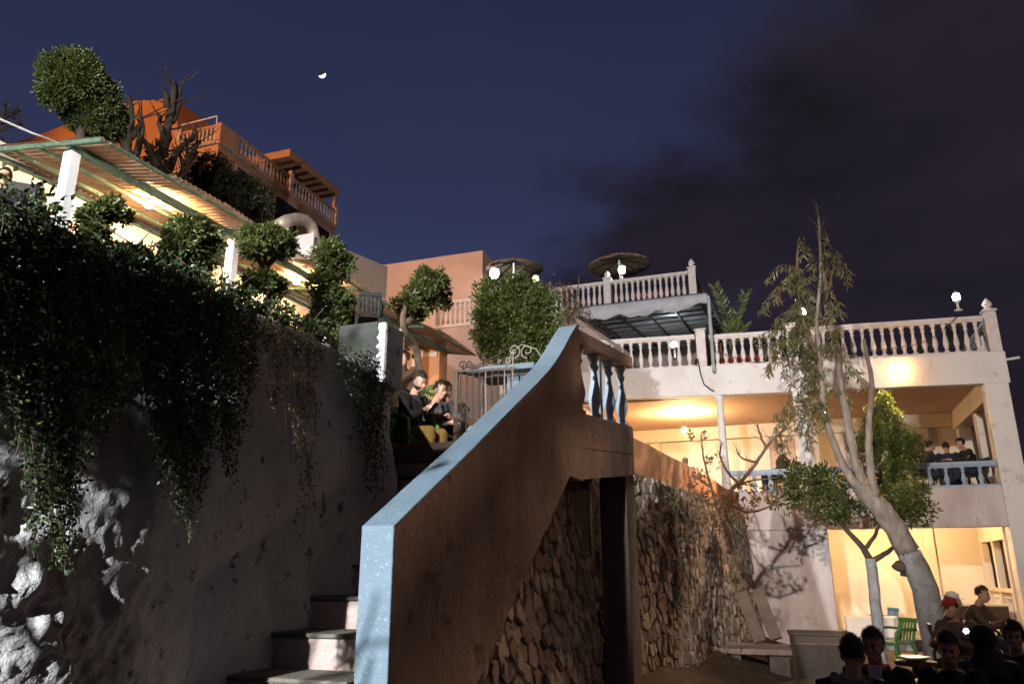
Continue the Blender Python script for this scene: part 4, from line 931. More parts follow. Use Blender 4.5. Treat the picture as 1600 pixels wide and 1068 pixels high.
def creeper(label, tab, n, seed, dens=1., stems=True, m=leaf_v, depth=.12, topo=0, ll=.020):
    o = thing('hanging_creeper', label, 'creeper', (0, 0, 0), 0, 'creepers hanging down the retaining wall'); rr = random.Random(seed); rg_ = np.random.default_rng(seed); t = MB(); P = []; D = []
    for i in range(n):
        px = rr.uniform(tab[0][0], tab[-1][0]); bot = interp(px, tab); bot -= abs(rr.gauss(0, .22)) * (bot - 350)
        tp_ = 300 + .445 * px + rr.uniform(-8, 30) + topo
        if bot < tp_ + 20: continue
        off_ = rr.uniform(.02, depth); L_ = max(3, int((bot - tp_) / 9)); ph = rr.uniform(0, 6); pts_ = []
        for k in range(L_ + 1):
            py = tp_ + (bot - tp_) * k / L_; xx = px + 5 * math.sin(ph + k * .35) + rr.uniform(-1.5, 1.5)
            q = onX(xx, py, -2.30 + off_ * min(1, k / 4 + .2) * (1 - .35 * k / L_)); pts_.append(q)
        if stems and i % 2 == 0: t.tube(pts_, .0013, 3, False)
        for a, b in zip(pts_[:-1], pts_[1:]):
            nl = max(1, int((b - a).length / .011 * dens))
            for _ in range(nl): P.append(a.lerp(b, rr.random()) + Vector((rr.uniform(-.012, .016), rr.uniform(-.014, .014), 0))); D.append((rr.uniform(-.3, .9), rr.uniform(-1, 1), rr.uniform(-.9, .35)))
    D = np.array(D); D /= np.linalg.norm(D, axis=1, keepdims=True); k = len(P)
    v, f = leaf_arrays(np.array([tuple(p) for p in P]), D, ll * (.6 + .7 * rg_.random(k)), ll * .6 * (.7 + .5 * rg_.random(k)), rg_)
    link('foliage', np_mesh('foliage', v, f, m), o)
    if t.v: tag(t.build('stems', barkd, o), kind='stuff')
    return o
creeper('broad dense creeper curtain at the left end of the retaining wall', [(-60, 640), (20, 690), (55, 900), (115, 890), (140, 730), (200, 640), (228, 600)], 330, 51, topo=30)
creeper('short dense fringe of creeper along the whole top of the retaining wall', [(-20, 470), (80, 520), (200, 560), (250, 600), (330, 610), (400, 560), (470, 590), (545, 600)], 230, 57, 1.2)
creeper('pointed creeper curtain hanging lowest in the middle of the retaining wall', [(222, 640), (255, 780), (292, 855), (312, 800), (330, 690)], 150, 52)
creeper('narrow creeper tail just right of the lowest hanging one', [(325, 640), (345, 740), (362, 785), (380, 690), (400, 600)], 90, 53)
creeper('sparse creeper of brown stems hanging down to the upper steps', [(405, 600), (440, 700), (470, 850), (490, 800), (500, 600)], 46, 54, .35, True, leaf_b, .08)
creeper('dark creeper hanging beside the end pier of the retaining wall', [(545, 620), (570, 760), (597, 800), (606, 640)], 90, 55, .9, True, leaf_v, .09)
creeper('thin creeper sprig on the white face of the end pier', [(600, 625), (612, 625)], 14, 56, .6, False, leaf_d, .03, 15, .035)

# unseen hedge added beyond the frame to shade the creepers, and the bare shrub whose branches shade the steps
shade_hedge = thing('low_hedge', 'unseen unclipped hedge added beyond the small open shrub to shade the creepers', 'hedge')
crown('foliage', [((-3.05, .15, 3.05), (.62, .45, .48)), ((-3.7, .1, 3.3), (.5, .4, .5)), ((-2.85, .2, 2.85), (.35, .35, .22))], 620, 14, .09, .06, .034, leaf_d, shade_hedge, 45, inner=.4)
MB().tube([(-3.1, .2, 2.2), (-3.05, .15, 2.7), (-3.0, .1, 3.1)], [.03, .02, .01], 6).build('stems', bark, shade_hedge, True)
# eucalyptus with limewashed trunk leaning left
EU = thing('eucalyptus_tree', 'leaning eucalyptus with three limbs and long drooping leaves in front of the porch house', 'tree')
ey = 15.0
def E(px, py, dy=0): return onY(px, py, ey + dy)
base = E(1474, 1058); base.z = max(-.02, min(base.z, .0))
tb = MB(); tk = [E(1470, 1040), E(1455, 960), E(1440, 905), E(1420, 862), E(1392, 815), E(1362, 780), E(1345, 762)]
tk[0].z = 0; limb(tb, tk[:4], .225, .19, 14, .012, 3); tb.build('trunk', barkl, EU, True)
tb = MB(); limb(tb, tk[3:], .19, .155, 14, .012, 4, 4); tb.build('upper_trunk', bark, EU, True)
tb = MB(); limb(tb, [E(1418, 880), E(1408, 884), E(1398, 880)], .13, .08, 10, .01, 4); tb.build('cut_stub', barkd, EU, True)
LB = [[(1350, 770), (1325, 740), (1308, 705), (1294, 668), (1285, 620), (1281, 560), (1276, 500), (1282, 430), (1279, 340)],
      [(1358, 768), (1341, 735), (1328, 680), (1318, 620), (1310, 560), (1300, 505), (1290, 450), (1284, 400)],
      [(1368, 775), (1360, 730), (1357, 680), (1360, 640), (1362, 605), (1357, 565), (1350, 530)],
      [(1361, 605), (1345, 590), (1330, 572), (1322, 545)], [(1281, 560), (1262, 520), (1248, 470), (1245, 400), (1250, 370)], [(1290, 470), (1300, 430), (1305, 400)], [(1280, 500), (1258, 470), (1235, 440)]]
allb = []
for i, l in enumerate(LB):
    t = MB(); P = limb(t, [E(*q, dy=.12 * math.sin(i * 2.3)) for q in l], (.085, .09, .075, .045, .05, .035, .035)[i], (.02, .025, .03, .015, .012, .008, .008)[i], 9, .012, i); allb.append(P)
    t.build('limb', bark if i < 4 else twig, EU, True)
rr = random.Random(8); tw = MB(); P = []; D = []
CL = [(1250, 385, 12), (1238, 420, 18), (1262, 440, 20), (1222, 455, 18), (1245, 480, 24), (1215, 500, 20), (1240, 520, 26), (1265, 500, 20), (1208, 535, 18), (1232, 560, 24), (1255, 560, 26), (1275, 540, 20), (1205, 570, 14), (1245, 600, 24), (1270, 590, 22), (1228, 640, 14), (1262, 640, 20), (1222, 662, 10), (1262, 680, 14), (1300, 430, 12), (1310, 410, 8), (1295, 480, 18), (1310, 520, 14), (1300, 560, 16), (1330, 590, 10), (1285, 620, 14), (1283, 380, 6), (1240, 660, 12)]
inner = [q for b in allb for q in b[len(b) // 4:]]
for cx, cy, k in CL:
    c = E(cx, cy, rr.uniform(-.35, .35)); s = min(inner, key=lambda q: (q - c).length)
    for j in range(max(2, k // 5)):
        e = c + Vector((rr.gauss(0, .16), rr.gauss(0, .16), rr.gauss(0, .14))); m_ = (s + e) / 2 + Vector((0, 0, .12)); h_ = e + Vector((rr.uniform(-.08, .08), rr.uniform(-.08, .08), -.18))
        Q = limb(tw, [s, m_, e, h_], .008, .003, 4, 0, 1, 3)
        for q in Q[2:]:
            for _ in range(rr.randrange(5, 9)): P.append(q + Vector((rr.gauss(0, .03), rr.gauss(0, .03), rr.gauss(0, .03)))); D.append((rr.gauss(0, .45), rr.gauss(0, .45), -1 + rr.uniform(-.2, .7)))
for b in allb[:1]:
    for q in b[-10:]:
        for _ in range(4): e = q + Vector((rr.gauss(0, .12), rr.gauss(0, .12), rr.uniform(.1, .45))); tw.tube([q, (q + e) / 2 + Vector((.03, 0, 0)), e], [.006, .004, .002], 4)
tag(tw.build('twigs', twig, EU), kind='stuff')
D = np.array(D); D /= np.linalg.norm(D, axis=1, keepdims=True); rg_ = np.random.default_rng(9); n = len(P); P = np.array([tuple(q) for q in P])
Ls = .15 * (.7 + .6 * rg_.random(n)); big = np.argsort(-Ls)[:160]; oth = np.argsort(-Ls)[160:]
v, f = leaf_arrays(P[oth], D[oth], Ls[oth], np.full(len(oth), .028), rg_, .5); tag(link('foliage', np_mesh('foliage', v, f, leaf_e), EU), kind='stuff')
v, f = leaf_arrays(np.zeros((1, 3)), np.array([[0, 0, -1.]]), np.array([.16]), np.array([.027]), rg_, .6); lm = np_mesh('leaf', v, f, leaf_e)
for i in big: o = link('leaf', lm, EU, tuple(P[i])); o.rotation_euler = (rr.gauss(0, .45), rr.gauss(0, .45), rr.uniform(0, 6.28))
BS = thing('bare_shrub', 'bare twiggy shrub at the foot of the steps beyond the frame', 'shrub'); tb = MB(); rr = random.Random(77)
for l_ in ([(-2.75, .3, 0), (-2.7, .25, 1.2), (-2.55, .25, 1.9), (-2.40, .2, 2.35)], [(-2.7, .25, 1.2), (-2.45, .35, 1.75), (-2.3, .3, 2.0), (-2.22, .35, 2.3)], [(-2.55, .25, 1.9), (-2.62, .2, 2.3), (-2.5, .2, 2.7)], [(-2.45, .35, 1.75), (-2.5, .3, 2.05), (-2.28, .2, 2.12), (-2.1, .25, 2.18)], [(-2.7, .25, 1.2), (-2.85, .3, 1.7), (-2.75, .35, 2.1)]): limb(tb, l_, .022, .007, 6, .01, 5)
for l_ in ([(-2.62, .2, 1.7), (-2.5, .3, 2.1), (-2.3, .3, 2.42)], [(-2.6, .35, 1.8), (-2.42, .3, 2.25), (-2.46, .3, 2.6)], [(-2.55, .25, 2.0), (-2.35, .25, 2.2), (-2.22, .3, 2.5)], [(-2.5, .3, 2.05), (-2.32, .32, 2.3), (-2.14, .3, 2.36)]): limb(tb, l_, .013, .005, 5, .012, 6)
tb.build('branches', bark, BS, True)
crown('leaves', [((-2.85, .3, 1.9), (.15, .15, .2))], 20, 6, .05, .05, .025, leaf_d, BS, 78, inner=.6)
# slender forked tree and the glossy bush tree
FT = thing('forked_tree', 'slender limewashed tree with a forked top and leafy crown left of the eucalyptus', 'tree'); fy = 16.6
def F_(px, py, d=0): return onY(px, py, fy + d)
a = F_(1374, 1010); a.z = 0
t = MB(); limb(t, [a, F_(1370, 960), F_(1364, 905), F_(1360, 872)], .105, .095, 12, .008, 1); t.build('trunk', barkl, FT, True)
for i, l in enumerate(([(1360, 876), (1348, 855), (1325, 830), (1302, 805), (1285, 785)], [(1361, 878), (1376, 868), (1392, 858), (1402, 842), (1412, 815)], [(1350, 858), (1366, 838), (1372, 822), (1385, 800)], [(1318, 822), (1322, 790), (1318, 765)])):
    t = MB(); limb(t, [F_(*q) for q in l], (.07, .06, .045, .035)[i], .02, 9, .006, i); t.build('limb', barkd, FT, True)
crown('crown', [lobe(*q, y=fy) for q in ((1260, 760, 42, 28), (1300, 790, 36, 22), (1240, 735, 20, 14), (1285, 745, 24, 16), (1225, 780, 16, 16), (1325, 800, 22, 14), (1340, 755, 18, 16), (1400, 800, 40, 20), (1440, 795, 24, 16), (1420, 770, 26, 18), (1380, 785, 24, 18))], 430, 13, .12, .10, .04, leaf_g, FT, 61, out=.6)
shrub('dense yellow green bush tree in front of the gallery right of the eucalyptus limbs', [(1388, 690, 36, 30), (1378, 652, 24, 22), (1384, 628, 13, 11), (1414, 702, 27, 22), (1352, 700, 22, 20), (1398, 735, 28, 18), (1385, 760, 26, 20), (1410, 765, 20, 14)], [[(1412, 900), (1408, 820), (1398, 760), (1390, 690), (1382, 640)]], None, 760, 15, 62, leaf_y, .085, .036, .12, cat='tree', name='bush_tree', bm=barkd, y=18.4, r0=.07)
# fig with bare curling branches over the stone wall
FG = bare_tree('bare fig with curling twigs sprawling over the stone wall parapet', [[(1130, 800), (1140, 770), (1160, 750), (1180, 725), (1198, 698), (1225, 670)], [(1155, 755), (1135, 735), (1125, 710), (1128, 690)], [(1182, 722), (1160, 715), (1150, 700)], [(1198, 700), (1188, 680), (1184, 662)], [(1120, 790), (1105, 740), (1098, 705), (1095, 682)], [(1110, 760), (1080, 740), (1050, 735), (1020, 745)], [(1118, 790), (1090, 780), (1050, 770), (1010, 790)], [(1140, 790), (1170, 800), (1205, 790), (1225, 770)], [(1125, 790), (1150, 760), (1180, 750), (1215, 745)], [(1100, 790), (1070, 800), (1040, 850), (1035, 900)]], None, .045, 71, name='fig_tree', bm=twig, y=14.3, fine=170)
crown('foliage', [lobe(*q, y=14.2) for q in ((1092, 680, 12, 5), (1112, 722, 14, 8), (1100, 745, 16, 8), (1165, 760, 16, 12), (1090, 775, 40, 10), (1150, 785, 40, 12), (1195, 775, 20, 12))], 80, 6, .08, .085, .05, leaf_b, FG, 72, inner=.6)
def tangle(label, lobes, strands, y, seed, m):
    o = thing('trailing_plant', label, 'plant', (0, 0, 0), 0, 'plants trailing down the stone wall'); crown('foliage', [lobe(*q, y=y) for q in lobes], 90, 9, .06, .05, .026, m, o, seed, droop=.8, inner=.5); w = MB(); rr = random.Random(seed)
    for k in range(strands):
        q = lobes[rr.randrange(len(lobes))]; a = onY(q[0] + rr.uniform(-1, 1) * q[2], q[1] - q[3], y); P = [a]
        for j in range(6): P.append(P[-1] + Vector((rr.uniform(-.06, .06), rr.uniform(-.05, .03), -.16 * q[3] / 40)))
        w.tube(P, [.006, .006, .005, .005, .004, .003, .002], 4)
    tag(w.build('stems', twig, o), kind='stuff'); return o
tangle('dark trailing plant hanging down the stone wall next to the landing pillar', [(1045, 800, 30, 40), (1050, 870, 22, 50), (1060, 940, 22, 50), (1040, 900, 26, 40)], 40, 11.6, 81, leaf_d)
tangle('russet trailing plant spilling over the middle of the stone wall top', [(1095, 790, 44, 20), (1120, 812, 30, 26), (1150, 800, 30, 18), (1070, 775, 30, 14)], 26, 13.2, 82, leaf_b)
o, _c = crown('weeds', [lobe(*q, y=12.4) for q in ((1040, 1040, 50, 14), (1090, 1030, 40, 10), (1010, 1060, 30, 14), (1130, 1025, 30, 8))], 60, 10, .09, .14, .012, leaf_b, None, 83, out=.2); tag(o, kind='stuff')
# dry bush by the awning, potted plants on the terraces, palm
shrub('dry straggly bush growing beside the left edge of the awning', [(890, 475, 24, 26), (875, 455, 16, 16), (905, 495, 18, 18), (885, 505, 22, 14)], [[(888, 540), (888, 500), (884, 470), (876, 440)], [(888, 505), (900, 470), (905, 430)], [(886, 490), (866, 450)]], None, 130, 7, 91, leaf_b, .10, .03, .14, name='dry_bush', cat='bush', y=19.2, bm=twig, r0=.03, inner=.6)
PM = thing('palm', 'young palm with two upright fronds behind the right edge of the awning', 'palm', (0, 0, 0))
for i, (P) in enumerate((((1142, 545), (1140, 510), (1130, 478), (1117, 448)), ((1142, 545), (1146, 515), (1154, 488), (1166, 458)), ((1142, 545), (1150, 528), (1158, 515), (1164, 508)))):
    pt = [onY(*q, 22.8 + .25 * i) for q in P]; t = MB(); Q = limb(t, pt, .03, .006, 6, 0, 1, 6); fo = t.build('frond', palm_l, PM); rr = random.Random(i); LP = []; LD = []
    for k, q in enumerate(Q[2:]):
        tg = (Q[min(k + 3, len(Q) - 1)] - Q[k + 1]).normalized()
        for s in (-1, 1):
            for _ in range(3): LP.append(q + tg * rr.uniform(-.05, .05)); d = tg * .75 + Vector((s * .75, rr.uniform(-.4, .4), -.05)); LD.append(d.normalized())
    v, f = leaf_arrays(np.array([tuple(x) for x in LP]), np.array([tuple(x) for x in LD]), np.full(len(LP), .36) * (1 - .3 * np.linspace(0, 1, len(LP))), np.full(len(LP), .05), np.random.default_rng(i), .3); link('leaflets', np_mesh('leaflets', v, f, palm_l), fo)
t = MB(); limb(t, [(onY(1142, 545, 22.8).x, 22.9, 6.45), tuple(onY(1142, 545, 22.9))], .09, .06, 8); t.build('stem', barkd, PM, True)
def potted(label, p, h, seed, m=leaf_g, grp=None):
    o = thing('potted_plant', label, 'plant', p, 0, grp); MB().lathe([(.10, 0), (.14, .24), (.155, .26), (.12, .25), (.01, .24)], 14).build('pot', apric_p, o, True)
    crown('foliage', [((0, 0, .26 + h * .55), (h * .42, h * .42, h * .5))], 26, 9, .06, .10, .03, m, o, seed, inner=.5); return o
potted('potted plant between balusters near the right end of the roof terrace', (3.25, FY + .8, 6.44), .5, 1, leaf_g, 'potted plants on the terraces')
potted('larger potted plant beside the corner post of the roof terrace', (4.0, FY + .85, 6.44), .75, 2, leaf_d, 'potted plants on the terraces')
potted('potted plant behind the left part of the pink house balustrade', (-11.9, PY + .55, 11.54), .45, 3, leaf_d, 'potted plants on the terraces')
potted('tall wispy potted plant at the lime green lamp', (-8.7, PY + .5, 11.54), 1.5, 4, leaf_y, 'potted plants on the terraces')

wr = MB(); P = [onY(*q, FY - .03) for q in ((1118, 548), (1180, 566), (1240, 556), (1300, 556), (1380, 545), (1450, 532), (1498, 492))]
limb(wr, P, .008, .008, 5); tag(wr.build('loose_wire', iron, None, True), 'thin loose wire strung along the roof balustrade of the porch house', 'wire')
# ================================================================== PEOPLE
def remeshed(mb, voxel, m, name, ratio=.5, smooth_it=0):
    me0 = mb.mesh('tmp', m); o = bpy.data.objects.new('tmp', me0); COL.objects.link(o)
    r = o.modifiers.new('r', 'REMESH'); r.mode = 'VOXEL'; r.voxel_size = voxel
    if smooth_it: s = o.modifiers.new('s', 'SMOOTH'); s.iterations = smooth_it; s.factor = .5
    d = o.modifiers.new('d', 'DECIMATE'); d.ratio = ratio
    dg = bpy.context.evaluated_depsgraph_get(); me = bpy.data.meshes.new_from_object(o.evaluated_get(dg)); me.name = name
    bpy.data.objects.remove(o); bpy.data.meshes.remove(me0)
    me.materials.clear(); me.materials.append(m); me.polygons.foreach_set('use_smooth', [True] * len(me.polygons)); return me
def V3(*a): return Vector(a)
POSES = {}
def pose(name, sit=True, lean=0., elbows=None, hands=None, sp=.12):
    if sit:
        j = dict(hip=V3(0, 0, .50), waist=V3(0, -.02 + lean * .1, .70), chest=V3(0, -.03 + lean * .22, .88), neck=V3(0, -.02 + lean * .33, 1.03), head=V3(0, .02 + lean * .44, 1.19))
        j['knee'] = V3(sp, .44, .51); j['ankle'] = V3(sp, .42, .08); j['toe'] = V3(sp + .02, .58, .035); j['hipj'] = V3(.09, .02, .50)
    else:
        j = dict(hip=V3(0, 0, .93), waist=V3(0, .0, 1.12), chest=V3(0, -.0, 1.32), neck=V3(0, .0, 1.48), head=V3(0, .03, 1.63))
        j['knee'] = V3(.10, .03, .50); j['ankle'] = V3(.11, .0, .08); j['toe'] = V3(.13, .17, .035); j['hipj'] = V3(.09, 0, .92)
    s0 = j['neck'] + V3(0, -.01, -.055); j['sh'] = [s0 + V3(-.185, 0, 0), s0 + V3(.185, 0, 0)]
    j['el'] = [s0 + V3(-e[0], e[1], e[2]) if k == 0 else s0 + V3(e[0], e[1], e[2]) for k, e in enumerate(elbows)]
    j['ha'] = [V3(*h) for h in hands]; POSES[name] = j
pose('lap', elbows=((.24, .04, -.28), (.24, .04, -.28)), hands=((-.10, .27, .60), (.10, .27, .60)))
pose('table', lean=.35, elbows=((.25, .16, -.24), (.25, .16, -.24)), hands=((-.08, .48, .80), (.10, .50, .80)))
pose('phone', lean=.30, elbows=((.23, .10, -.27), (.23, .10, -.27)), hands=((-.05, .33, .83), (.07, .31, .81)))
pose('cheek', lean=.35, elbows=((.20, .24, -.20), (.25, .14, -.26)), hands=((-.085, .22, 1.08), (.06, .40, .74)))
pose('stand', sit=False, elbows=((.24, -.02, -.28), (.24, .02, -.28)), hands=((-.24, .10, .92), (.22, .18, 1.0)))
_pm = {}
def head_frame(j, yaw, nod):
    return Matrix.Translation(j['head']) @ Matrix.Rotation(yaw, 4, 'Z') @ Matrix.Rotation(-nod, 4, 'X')
def xf(mb, M, start): mb.v[start:] = [tuple(M @ Vector(p)) for p in mb.v[start:]]
def person_meshes(pname, yaw, nod):
    k = (pname, round(yaw, 2), round(nod, 2))
    if k in _pm: return _pm[k]
    j = POSES[pname]; H_ = head_frame(j, yaw, nod); b = MB()
    s = len(b.v)
    b.ball((0, -.012, .035), (.074, .094, .088), 20, 14).ball((0, .018, -.03), (.063, .074, .080), 18, 12).ball((0, .036, -.082), (.042, .046, .034), 14, 10)
    b.ball((0, .072, .022), (.048, .020, .012), 12, 8); b.tube([(0, .088, .012), (0, .103, -.012), (0, .112, -.030)], [.009, .012, .015], 8); b.ball((0, .096, -.036), (.020, .013, .010), 10, 6)
    b.ball((0, .088, -.066), (.024, .010, .010), 10, 6); b.ball((-.036, .068, -.02), (.022, .018, .018), 10, 6); b.ball((.036, .068, -.02), (.022, .018, .018), 10, 6)
    for sx in (-1, 1): b.ball((sx * .074, -.008, -.01), (.011, .022, .032), 10, 8)
    xf(b, H_, s)
    b.tube([j['neck'] + V3(0, -.01, -.05), j['neck'] + V3(0, .0, .03), j['head'] + V3(0, -.012, -.06)], [.062, .056, .052], 14)
    b.tube([j['hip'] + V3(0, 0, -.06), j['hip'] + V3(0, 0, .05), j['waist'], j['chest'], j['neck'] + V3(0, -.01, -.03)], [.13, .145, .125, .14, .075], 16)
    b.ball(j['chest'] + V3(0, 0, .03), (.175, .105, .11), 18, 12); b.ball(j['hip'], (.165, .12, .11), 16, 10)
    for q in (0, 1):
        sx = -1 if q == 0 else 1; sh, el, ha = j['sh'][q], j['el'][q], j['ha'][q]
        b.tube([sh + V3(-sx * .05, 0, .01), sh, (sh + el) / 2, el], [.055, .055, .048, .040], 12); b.ball(sh, .056, 12, 8); b.tube([el, el.lerp(ha, .4), ha], [.041, .042, .027], 12); b.ball(el, .041, 10, 8)
        d = (ha - el).normalized(); inn = V3(-sx, 0, 0); inn = (inn - d * inn.dot(d)).normalized(); up = d.cross(inn)
        if up.z < 0: up = -up
        b.tube([ha, ha + d * .05, ha + d * .088], [.027, .036, .034], 10)
        for f_, (o_, L_) in enumerate(((.027, .070), (.010, .080), (-.008, .074), (-.025, .058))):
            a = ha + d * .080 + inn * o_; m_ = a + d * L_ * .5 + inn * .004 - up * .008; b.tube([a, m_, m_ + d * L_ * .35 - up * .026], [.0105, .0100, .0085], 8)
        a = ha + d * .03 + inn * .026; b.tube([a, a + d * .035 + inn * .024, a + d * .072 + inn * .026 - up * .006], [.0135, .012, .0095], 8)
        hj = j['hipj'] * 1; kn, an, to = j['knee'] * 1, j['ankle'] * 1, j['toe'] * 1
        for v in (hj, kn, an, to): v.x *= sx
        b.tube([hj, hj.lerp(kn, .5), kn], [.095, .082, .060], 14); b.ball(kn, .061, 12, 8); b.tube([kn, kn.lerp(an, .35), an], [.058, .060, .040], 12); b.tube([an + V3(0, -.03, -.03), an + V3(0, .05, -.03), to], [.042, .042, .028], 10)
    R = {'body': remeshed(b, .0105, skin, 'body', .45)}
    c = MB()
    c.tube([j['hip'] + V3(0, 0, -.05), j['hip'] + V3(0, 0, .08), j['waist'], j['chest'], j['neck'] + V3(0, -.012, -.035)], [.165, .172, .155, .165, .085], 18)
    c.ball(j['chest'] + V3(0, 0, .03), (.205, .130, .13), 18, 12); c.ball(j['hip'] + V3(0, 0, .05), (.185, .145, .11), 16, 10)
    c.tube([j['neck'] + V3(0, -.016, -.06), j['neck'] + V3(0, -.006, .012)], [.085, .074], 16)
    for q in (0, 1):
        sx = -1 if q == 0 else 1; sh, el, ha = j['sh'][q], j['el'][q], j['ha'][q]
        c.ball(sh, .074, 12, 8); c.tube([sh + V3(-sx * .06, 0, .01), sh, (sh + el) / 2, el], [.075, .074, .066, .060], 12); c.ball(el, .061, 12, 8)
        c.tube([el, el.lerp(ha, .5), el.lerp(ha, .93)], [.060, .056, .042], 12)
        c.v = [tuple(Vector(p) + Vector(noise.noise_vector(Vector(p) * 13)) * .020) for p in c.v]
    R['jacket'] = remeshed(c, .016, dark_c, 'jacket', .5, 1)
    t = MB(); t.ball(j['hip'] + V3(0, 0, -.0), (.182, .140, .105), 16, 10)
    for sx in (-1, 1):
        hj = j['hipj'] * 1; kn, an = j['knee'] * 1, j['ankle'] * 1
        for v in (hj, kn, an): v.x *= sx
        t.tube([hj, hj.lerp(kn, .5), kn], [.112, .098, .078], 14); t.ball(kn, .079, 12, 8); t.tube([kn, kn.lerp(an, .5), an + V3(0, 0, .02)], [.078, .074, .062], 12)
    t.v = [tuple(Vector(p) + Vector(noise.noise_vector(Vector(p) * 8)) * .012) for p in t.v]
    R['trousers'] = remeshed(t, .016, dark_c, 'trousers', .5, 1)
    s_ = MB()
    for sx in (-1, 1):
        an, to = j['ankle'] * 1, j['toe'] * 1; an.x *= sx; to.x *= sx
        s_.tube([an + V3(0, -.05, -.035), an + V3(0, .04, -.03), to + V3(0, .01, .005), to + V3(0, .035, -.003)], [.045, .05, .042, .02], 10)
    R['shoes'] = s_.mesh('shoes', black_pl, True)
    def hairshape(keep, sc=1.07, n=26, m=20, lift=0.):
        h = MB().ball((0, -.014, .038 + lift), (.076 * sc, .096 * sc, .090 * sc), n, m); F2 = []
        for f in h.f:
            cx = sum(h.v[i][0] for i in f) / len(f); cy = sum(h.v[i][1] for i in f) / len(f); cz = sum(h.v[i][2] for i in f) / len(f)
            if keep(cx, cy, cz): F2.append(f)
        rr = random.Random(4)
        for f in list(F2):
            c_ = sum((Vector(h.v[i]) for i in f), Vector()) / len(f); n_ = (c_ - Vector((0, -.014, .038))).normalized()
            for _ in range(2):
                a = c_ + Vector((rr.gauss(0, .006), rr.gauss(0, .006), rr.gauss(0, .005))); t_ = Vector((rr.uniform(-1, 1), rr.uniform(-1, 1), rr.uniform(-.6, .6))); t_ = (t_ - n_ * t_.dot(n_)).normalized()
                w_ = n_.cross(t_) * .0035; o_ = len(h.v); h.v += [tuple(a - w_ - n_ * .003), tuple(a + w_ - n_ * .003), tuple(a + n_ * rr.uniform(.006, .014) + t_ * rr.uniform(.008, .02))]; F2.append((o_, o_ + 1, o_ + 2))
        h.f = F2; h.v = [tuple(H_ @ (Vector(p) + Vector(noise.noise_vector(Vector(p) * 40)) * .006)) for p in h.v]; return h.mesh('hair', hair_m, True)
    R['hair_short'] = hairshape(lambda x, y, z: z > .078 + .25 * max(0, y - .03) + .012 * noise.noise((x * 60, y * 60, z * 60)) or (y < .0 and z > -.02 + .012 * noise.noise((x * 50, y * 50, 1))), 1.06)
    R['hair_quiff'] = hairshape(lambda x, y, z: z > .072 + .014 * noise.noise((x * 60, y * 60, 3)) or (y < -.005 and z > -.025), 1.10, lift=.008)
    R['hair_long'] = hairshape(lambda x, y, z: z > .072 or y < .03, 1.17)
    bd = MB().ball((0, .014, -.048), (.0665, .0765, .070), 22, 16); F2 = []
    for f in bd.f:
        cx = sum(bd.v[i][0] for i in f) / len(f); cy = sum(bd.v[i][1] for i in f) / len(f); cz = sum(bd.v[i][2] for i in f) / len(f)
        if cz < -.045 and cy > -.005 and not (abs(cx) < .022 and -.075 < cz < -.055 and cy > 0): F2.append(f)
    bd.f = F2; bd.v = [tuple(H_ @ Vector(p)) for p in bd.v]; R['beard'] = bd.mesh('beard', hair_m, True)
    def hm(mb, nm, m): mb.v = [tuple(H_ @ Vector(p)) for p in mb.v]; return mb.mesh(nm, m, True)
    R['eyes'] = [hm(MB().ball((sx * .029, .082, .006), (.0135, .009, .0075), 10, 6), 'eye', eye_d) for sx in (-1, 1)]
    R['brows'] = [hm(MB().tube([(sx * .012, .0925, .024), (sx * .03, .0915, .030), (sx * .048, .080, .026)], [.004, .005, .003], 6), 'eyebrow', hair_m) for sx in (-1, 1)]
    R['mouth'] = hm(MB().ball((0, .0965, -.067), (.022, .006, .006), 10, 6), 'mouth', lip_m)
    cp = MB().lathe([(.088, .05), (.092, .075), (.082, .115), (.045, .138), (.003, .142)], 20, (0, -.012, .0)); cp.prism([(-.07, .06), (.07, .06), (.055, .14), (0, .158), (-.055, .14)], 2, .052, .060); R['cap'] = hm(cp, 'cap', red_c)
    hd = MB().ball((0, -.022, .03), (.100, .122, .112), 22, 16); F2 = []
    for f in hd.f:
        cy = sum(hd.v[i][1] for i in f) / len(f); cz = sum(hd.v[i][2] for i in f) / len(f); cx = sum(hd.v[i][0] for i in f) / len(f)
        if not (cy > .045 and -.095 < cz < .085 and abs(cx) < .066): F2.append(f)
    hd.f = F2; o2 = len(hd.v); hd.lathe([(.098, -.05), (.11, -.11), (.16, -.19), (.19, -.27)], 22, (0, -.03, 0)); hd.f = hd.f[:-2]; R['scarf'] = hm(hd, 'headscarf', dark_c)
    fc = MB(); rr = random.Random(2); n0 = j['neck']
    for k in range(70): g = rr.uniform(0, 2 * PI); fc.ball(n0 + V3(math.cos(g) * .12, math.sin(g) * .10 - .02, rr.uniform(-.07, .02)), (.035, .035, .028), 6, 5)
    R['fur_collar'] = fc.mesh('fur_collar', fur_m, True)
    sf = MB().tube([n0 + V3(math.cos(2 * PI * k / 14) * .082, math.sin(2 * PI * k / 14) * .075 - .006, -.01 + .012 * math.sin(k)) for k in range(15)], .026, 8); R['scarf_ring'] = sf.mesh('scarf', whitec, True)
    vs = MB(); c0 = j['chest']; vs.prism([(-.05, .17), (.05, .17), (.02, -.10), (-.02, -.10)], 1, c0.y + .10, c0.y + .165); vs.v = [(p[0], p[1], p[2] + c0.z) for p in vs.v]; R['shirt'] = vs.mesh('shirt_front', whitec, False)
    _pm[k] = R; return R
